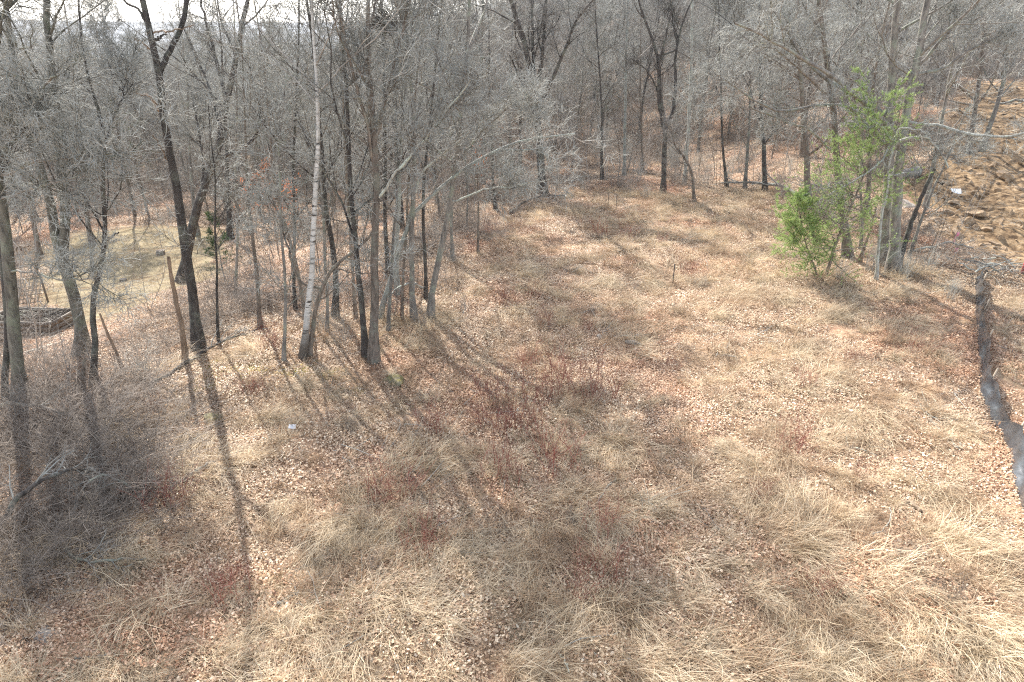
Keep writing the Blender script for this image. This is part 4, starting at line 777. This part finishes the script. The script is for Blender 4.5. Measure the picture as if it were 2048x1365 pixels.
log('fallen_branch', [(0, 815), (50, 838), (100, 848), (160, 855)], 8, 4, M_grey, 'grey fallen limb above the lower left brambles', 'fallen branch', 8, .5, 6)
log('stick', [(555, 1213), (575, 1200), (598, 1188)], 7, 6, M_pale, 'short pale stick in the lower left foreground', 'stick', 0, 0, 7)
log('fallen_log', [(1808, 1003), (1828, 1018), (1850, 1035)], 10, 5, M_dead, 'short weathered log at the lower right', 'log', 0, .02, 8)
log('stick', [(1815, 505), (1860, 500), (1900, 490), (1945, 500)], 5, 3, M_pale, 'long thin pale pole lying at the edge of the dirt', 'stick', 2, .1, 9)
log('fallen_log', [(1792, 362), (1815, 356), (1835, 350)], 20, 19, M_grey, 'cut log with a round sawn end behind the right hand cluster', 'log', 0, .05, 10, 12)
log('stick', [(825, 905), (790, 940), (755, 975), (735, 995)], 3, 2, M_pale, 'long straight pale stem lying left of the centre', 'stick', 0, .05, 11)
log('stick', [(1230, 958), (1210, 985), (1195, 1010)], 3.5, 3, M_pale, 'straight pale stick near the centre of the foreground', 'stick', 0, .05, 12)
log('stick', [(1070, 1340), (1110, 1310), (1160, 1290), (1250, 1272)], 3.5, 2, M_pale, 'bowed pale stem in the front centre grass', 'stick', 1, .12, 13)
log('stick', [(1110, 1300), (1125, 1325), (1138, 1350)], 4, 3, M_pale, 'short pale stick crossing the bowed stem in front', 'stick', 0, .1, 14)
log('stick', [(1735, 1075), (1755, 1070), (1778, 1045), (1780, 1020)], 4, 2.5, M_pale, 'curved pale stick right of the short weathered log', 'stick', 0, .05, 15)
log('stick', [(1900, 880), (1915, 900), (1922, 890)], 4, 3, M_pale, 'small pale stick left of the fence fold', 'stick', 0, .03, 16)
log('stick', [(150, 1318), (200, 1314), (240, 1312)], 4, 2.5, M_pale, 'thin pale stick at the lower left corner', 'stick', 0, .03, 17)
log('fallen_branch', [(1020, 430), (1050, 412), (1080, 402), (1130, 396)], 6, 3, M_dark, 'dark pile of fallen branches left of the big dark tree foot', 'fallen branch', 14, .2, 18)
log('fallen_branch', [(1600, 395), (1560, 385), (1500, 380), (1440, 376)], 9, 3, M_grey, 'grey fallen tree top behind the far right corner', 'fallen branch', 14, .4, 19)
log('fallen_branch', [(1720, 400), (1660, 392), (1600, 380)], 8, 3, M_grey, 'grey fallen limb behind the pine', 'fallen branch', 12, .4, 20)
log('fallen_branch', [(2060, 205), (2020, 212), (1990, 214)], 8, 4, M_grey, 'fallen trunk beside the far end of the dirt bank', 'fallen branch', 4, .3, 21)
log('fallen_branch', [(850, 580), (800, 620), (765, 640)], 5, 2, M_pale, 'pale broken limb resting beside the slender trunk', 'fallen branch', 8, .9, 22)
# white stalks
for i, (px, py) in enumerate([(1843, 830), (1865, 820), (1290, 1010), (1700, 900)]):
    rng = np.random.default_rng(70 + i); p = ground(px, py); n = 9; a = rng.uniform(0, 6.28, n); D = np.stack([np.cos(a), np.sin(a), rng.uniform(.1, .6, n)], 1)
    P = grow(rng, rng.normal(0, .12, (n, 3)) * np.array([1, 1, 0]) + np.array([0, 0, .05]), D, rng.uniform(.4, 1.1, n), 5, .1, -.1); P[..., 2] = np.maximum(P[..., 2], .03); b = MB(); b.tube(P, np.full((n, 5), .005), 3)
    tag(link('broken_stalks', b.mesh('broken_stalks', [M_pale]), loc=p), ['cluster of bleached broken stalks left of the fabric fence', 'bleached broken stalks nearest the fabric fence', 'bleached stalks in the matted grass below centre', 'bleached stalks right of centre in the clearing'][i], 'stalks')
# brush pile
p = ground(1985, 545); rng = np.random.default_rng(81); root = tag(link('brush_pile', None, loc=p), 'pile of tangled roots and sticks at the top of the fabric fence', 'brush pile')
for i in range(42):
    a = rng.uniform(0, 6.28); s = np.array([rng.normal(0, .8), rng.normal(0, .6), 0]); s[2] = gz(p[0] + s[0], p[1] + s[1]) - p[2] + rng.uniform(.05, .5); L = rng.uniform(.5, 1.9); r = rng.uniform(.012, .045)
    P = grow(rng, s[None], np.array([[math.cos(a), math.sin(a), rng.normal(.05, .25)]]), np.array([L]), 7, .22, -.02); b = MB(); b.tube(P, (r * np.linspace(1, .5, 7))[None], 6, 0, .05, rng); link('stick', b.mesh('stick', [[M_pale, M_grey, M_dead][i % 3]]), root)
rng = np.random.default_rng(82); p2 = root; n = 120; a = rng.uniform(0, 6.28, n); S = np.stack([rng.normal(0, .9, n), rng.normal(0, .7, n), rng.uniform(.05, .5, n)], 1)
P = grow(rng, S, np.stack([np.cos(a), np.sin(a), rng.normal(.1, .3, n)], 1), rng.uniform(.3, 1, n), 5, .25, 0); b = MB(); b.tube(P, np.full((n, 5), .006), 3); tag(link('twigs', b.mesh('twigs', [M_twig]), root), kind='stuff')
# ------------------------------------------------------------------ made things
def box(b, c, s, m=0, rz=0):
    X = np.array([(-1, -1, -1), (1, -1, -1), (1, 1, -1), (-1, 1, -1), (-1, -1, 1), (1, -1, 1), (1, 1, 1), (-1, 1, 1)], float) * np.array(s) / 2
    cr, sr = math.cos(rz), math.sin(rz); X = np.stack([X[:, 0] * cr - X[:, 1] * sr, X[:, 0] * sr + X[:, 1] * cr, X[:, 2]], 1) + np.array(c)
    b.add(X, np.array([(3, 2, 1, 0), (4, 5, 6, 7), (0, 1, 5, 4), (1, 2, 6, 5), (2, 3, 7, 6), (3, 0, 4, 7)]), m)
def boxo(name, c, s, mat, parent, rz=0, rot=None, label=None):
    b = MB(); box(b, (0, 0, 0), s); o = link(name, b.mesh(name, [mat], False), parent, c, rot or (0, 0, rz)); return o
# silt fence
tops = FENCE_PX
G = np.array([ground(*q) for q in tops]); S = catmull(G, 90); S[:, 2] = height(S[:, 0], S[:, 1]); T = norm(np.gradient(S, axis=0)); side = norm(np.cross(T, np.array([0, 0, 1.0]))); side = side * np.where(side[:, :1] < 0, -1, 1)
s_len = np.r_[0, np.cumsum(np.linalg.norm(np.diff(S, axis=0), axis=1))]
root = tag(link('silt_fence', None, loc=G[0]), 'black plastic silt fence sagging between stakes along the right edge', 'silt fence')
stk = np.arange(1.5, s_len[-1], 3.3); nv = 6; rows = []; frng = np.random.default_rng(99); crk = frng.normal(0, .022, (90, nv)); crk2 = frng.normal(0, .02, 90)
for j in range(nv):
    h = j / (nv - 1); near = np.min(np.abs(s_len[:, None] - stk[None]), axis=1) / 1.65
    top = .62 - .2 * near ** 1.2; lean = .11 + .15 * near + .07 * np.sin(s_len * 1.7)
    wr = .06 * (np.abs(np.sin(s_len * 2.1 + h * 3)) - .5) * (.3 + np.sin(np.pi * h)) + .035 * (np.abs(np.sin(s_len * 4.7 - h * 5)) - .5) * h + .10 * near * np.sin(np.pi * h)
    rows.append(S + side * (lean * h ** 1.3 + wr + (crk[:, j] + crk2) * min(1, 3 * h))[:, None] + np.array([0, 0, 1.0])[None] * (top * h * (1 - .12 * np.sin(s_len * 5) * h))[:, None] - np.array([0, 0, .04]) * (j == 0))
V = np.stack(rows, 1); idx = np.arange(90 * nv).reshape(90, nv); Q = np.stack([idx[:-1, :-1], idx[1:, :-1], idx[1:, 1:], idx[:-1, 1:]], -1).reshape(-1, 4)
link('fabric', mesh_np('fabric', V.reshape(-1, 3) - G[0], Q, [M_fabric], smooth=False), root)
for sv in stk:
    i = int(np.argmin(np.abs(s_len - sv))); q = S[i] + side[i] * .20 - G[0]; boxo('stake', q + np.array([0, 0, .34]), (.035, .035, .9), M_stake, root, 0, (rgx.normal(0, .03), .2, 0))
# cards
for px, py, s, lab in [(585, 857, .10, 'small white card lying on the leaves left of centre'), (1910, 386, .28, 'white card lying on the dirt at the right'), (1404, 845, .05, 'tiny white scrap on the straw right of centre')]:
    p = ground(px, py); b = MB(); nn = 5; X, Yy = np.meshgrid(np.linspace(-1, 1, nn), np.linspace(-1, 1, nn)); Z = .12 * X * X + .1 * Yy * X + .3
    V = np.stack([X * s, Yy * s * .7, Z * s], -1).reshape(-1, 3); V2 = V - np.array([0, 0, .006]); idx = np.arange(nn * nn).reshape(nn, nn); Q = np.stack([idx[:-1, :-1], idx[:-1, 1:], idx[1:, 1:], idx[1:, :-1]], -1).reshape(-1, 4); b.add(V, Q); b.add(V2, Q[:, ::-1])
    tag(link('paper_card', b.mesh('paper_card', [M_paper]), loc=(p[0], p[1], p[2] + .04), rot=(.5, .1, rgx.uniform(-.3, .3))), lab, 'card')
# survey stakes
def post(name, px, py, h, w_, mat, label, cat='stake', flag=None):
    p = ground(px, py); r = tag(link(name, None, loc=p), label, cat); boxo('post', (0, 0, h / 2 - .1), (w_, w_, h + .2), mat, r)
    if flag: boxo('flag', (.09, 0, h - .12), (.18, .006, .2), flag, r, .4)
post('wooden_stake', 1345, 572, 1.0, .04, M_dark, 'thin dark stake standing in the far right of the clearing'); post('wooden_stake', 2043, 548, .9, .07, M_red, 'red painted stake at the right edge beside the brush pile', flag=None)
post('survey_flag', 1906, 492, .7, .015, M_pink, 'pink survey flag at the lower edge of the dirt, taller one', 'flag', M_pink); post('survey_flag', 1908, 508, .3, .015, M_pink, 'low pink survey flag just in front of the taller one', 'flag', M_pink)
post('wooden_stake', 1216, 412, .8, .03, M_brown, 'thin brown stake at the far edge of the clearing, left one'); post('wooden_stake', 1232, 420, 1.0, .03, M_brown, 'thin brown stake at the far edge of the clearing, right one')
# lattice panel, timber box, boards, stump at the lawn
p = ground(58, 612); root = tag(link('lattice_trellis', None, loc=p, rot=(0, 0, .35)), 'white lattice screen leaning beside the timber box at left', 'trellis'); Wd, Hh = 1.5, 1.35
for i in range(9):
    t = (i + .5) / 9; boxo('slat', ((t - .5) * Wd, 0, Hh / 2 + .1), (.045, .012, Hh), M_board, root, 0, (-.25, .32, 0))
for i in range(7):
    t = (i + .5) / 7; boxo('slat', (.1 * (t - .5), .016 + (t - .5) * .32, .1 + t * Hh), (Wd, .012, .045), M_board, root, 0, (-.25, 0, 0))
boxo('post', (-Wd / 2 - .05, .05, Hh / 2), (.08, .08, Hh + .35), M_boardd, root); boxo('post', (Wd / 2 + .1, .05, Hh / 2), (.08, .08, Hh + .35), M_boardd, root)
p = ground(72, 668); root = tag(link('timber_box', None, loc=p, rot=(0, 0, -.08)), 'dark weathered timber box heaped with branches at the left edge of the lawn', 'timber box'); W_, D_, H_ = 2.9, 1.5, .85
for j in range(4):
    z = .11 + j * .215
    boxo('plank', (0, -D_ / 2, z), (W_, .05, .2), M_boardd, root); boxo('plank', (0, D_ / 2, z), (W_, .05, .2), M_boardd, root); boxo('plank', (W_ / 2 - .026, 0, z), (.05, D_ - .055, .2), M_boardd, root); boxo('plank', (-W_ / 2 + .026, 0, z), (.05, D_ - .055, .2), M_boardd, root)
for sx in (-1, 1):
    for sy in (-1, 1): boxo('post', (sx * (W_ / 2 - .1), sy * (D_ / 2 - .07), H_ / 2), (.09, .09, H_ + .05), M_boardd, root)
rng = np.random.default_rng(90); n = 120; a = rng.uniform(0, 6.28, n); S = np.stack([rng.uniform(-1.1, 1.1, n), rng.uniform(-.5, .5, n), rng.uniform(.5, .95, n)], 1); P = grow(rng, S, np.stack([np.cos(a), np.sin(a) * .6, rng.normal(.1, .2, n)], 1), rng.uniform(.4, 1.2, n), 5, .2, 0)
b = MB(); b.tube(P, rng.uniform(.006, .02, (n, 1)) * np.linspace(1, .5, 5)[None], 4); tag(link('branches', b.mesh('branches', [M_grey]), loc=p), 'cut branches heaped in the timber box', 'brush', kind='stuff')
for (px, py, L, rz, lab) in [(82, 700, 1.3, .9, 'weathered grey board lying on the leaves left of the twin trunk tree'), (97, 696, 1.0, 1.1, 'paler narrow board beside the weathered board')]:
    p = ground(px, py); b = MB(); box(b, (0, 0, 0), (L, .17 if L > 1.2 else .09, .04)); tag(link('board', b.mesh('board', [M_board], False), loc=(p[0], p[1], p[2] + .07), rot=(0, 0, rz)), lab, 'board')
def stump(px, py, r, h, label):
    p = ground(px, py); rng = np.random.default_rng(int(px)); n = 5; P = np.zeros((1, n, 3)); P[0, :, 2] = np.linspace(-.1, h, n); rad = r * np.array([[1.4, 1.15, 1.02, 1, 1]]); V, Q = tubes(P, rad, 14, .04, rng)
    root = tag(link('stump', None, loc=p), label, 'stump'); b = MB(); b.add(V, Q); link('trunk', b.mesh('trunk', [M_brown]), root)
    ring = V[-14:]; c = ring.mean(0) + np.array([0, 0, .01]); b = MB(); b.add(np.vstack([ring, c[None]]), np.array([[i, (i + 1) % 14, (i + 2) % 14, 14] for i in range(0, 14, 2)])); link('cut_face', b.mesh('cut_face', [M_brown]), root)
stump(322, 509, .26, .26, 'sawn stump on the lawn behind the barkless snag'); stump(247, 563, .2, .15, 'low dark stump in the middle of the lawn')
# ------------------------------------------------------------------ air
if HAZE:
    b = MB(); box(b, (0, 1400, 35), (7000, 6000, 130)); o = link('haze', None) if False else None
    me = b.mesh('haze', [], False); o = link('haze', me); m = bpy.data.materials.new('haze_air'); m.use_nodes = True; m.node_tree.nodes.clear()
    out = m.node_tree.nodes.new('ShaderNodeOutputMaterial'); pv = m.node_tree.nodes.new('ShaderNodeVolumePrincipled'); pv.inputs['Color'].default_value = (.88, .92, .98, 1); pv.inputs['Density'].default_value = HAZE; pv.inputs['Anisotropy'].default_value = .3
    m.node_tree.links.new(pv.outputs[0], out.inputs['Volume']); me.materials.append(m); tag(o, kind='stuff')
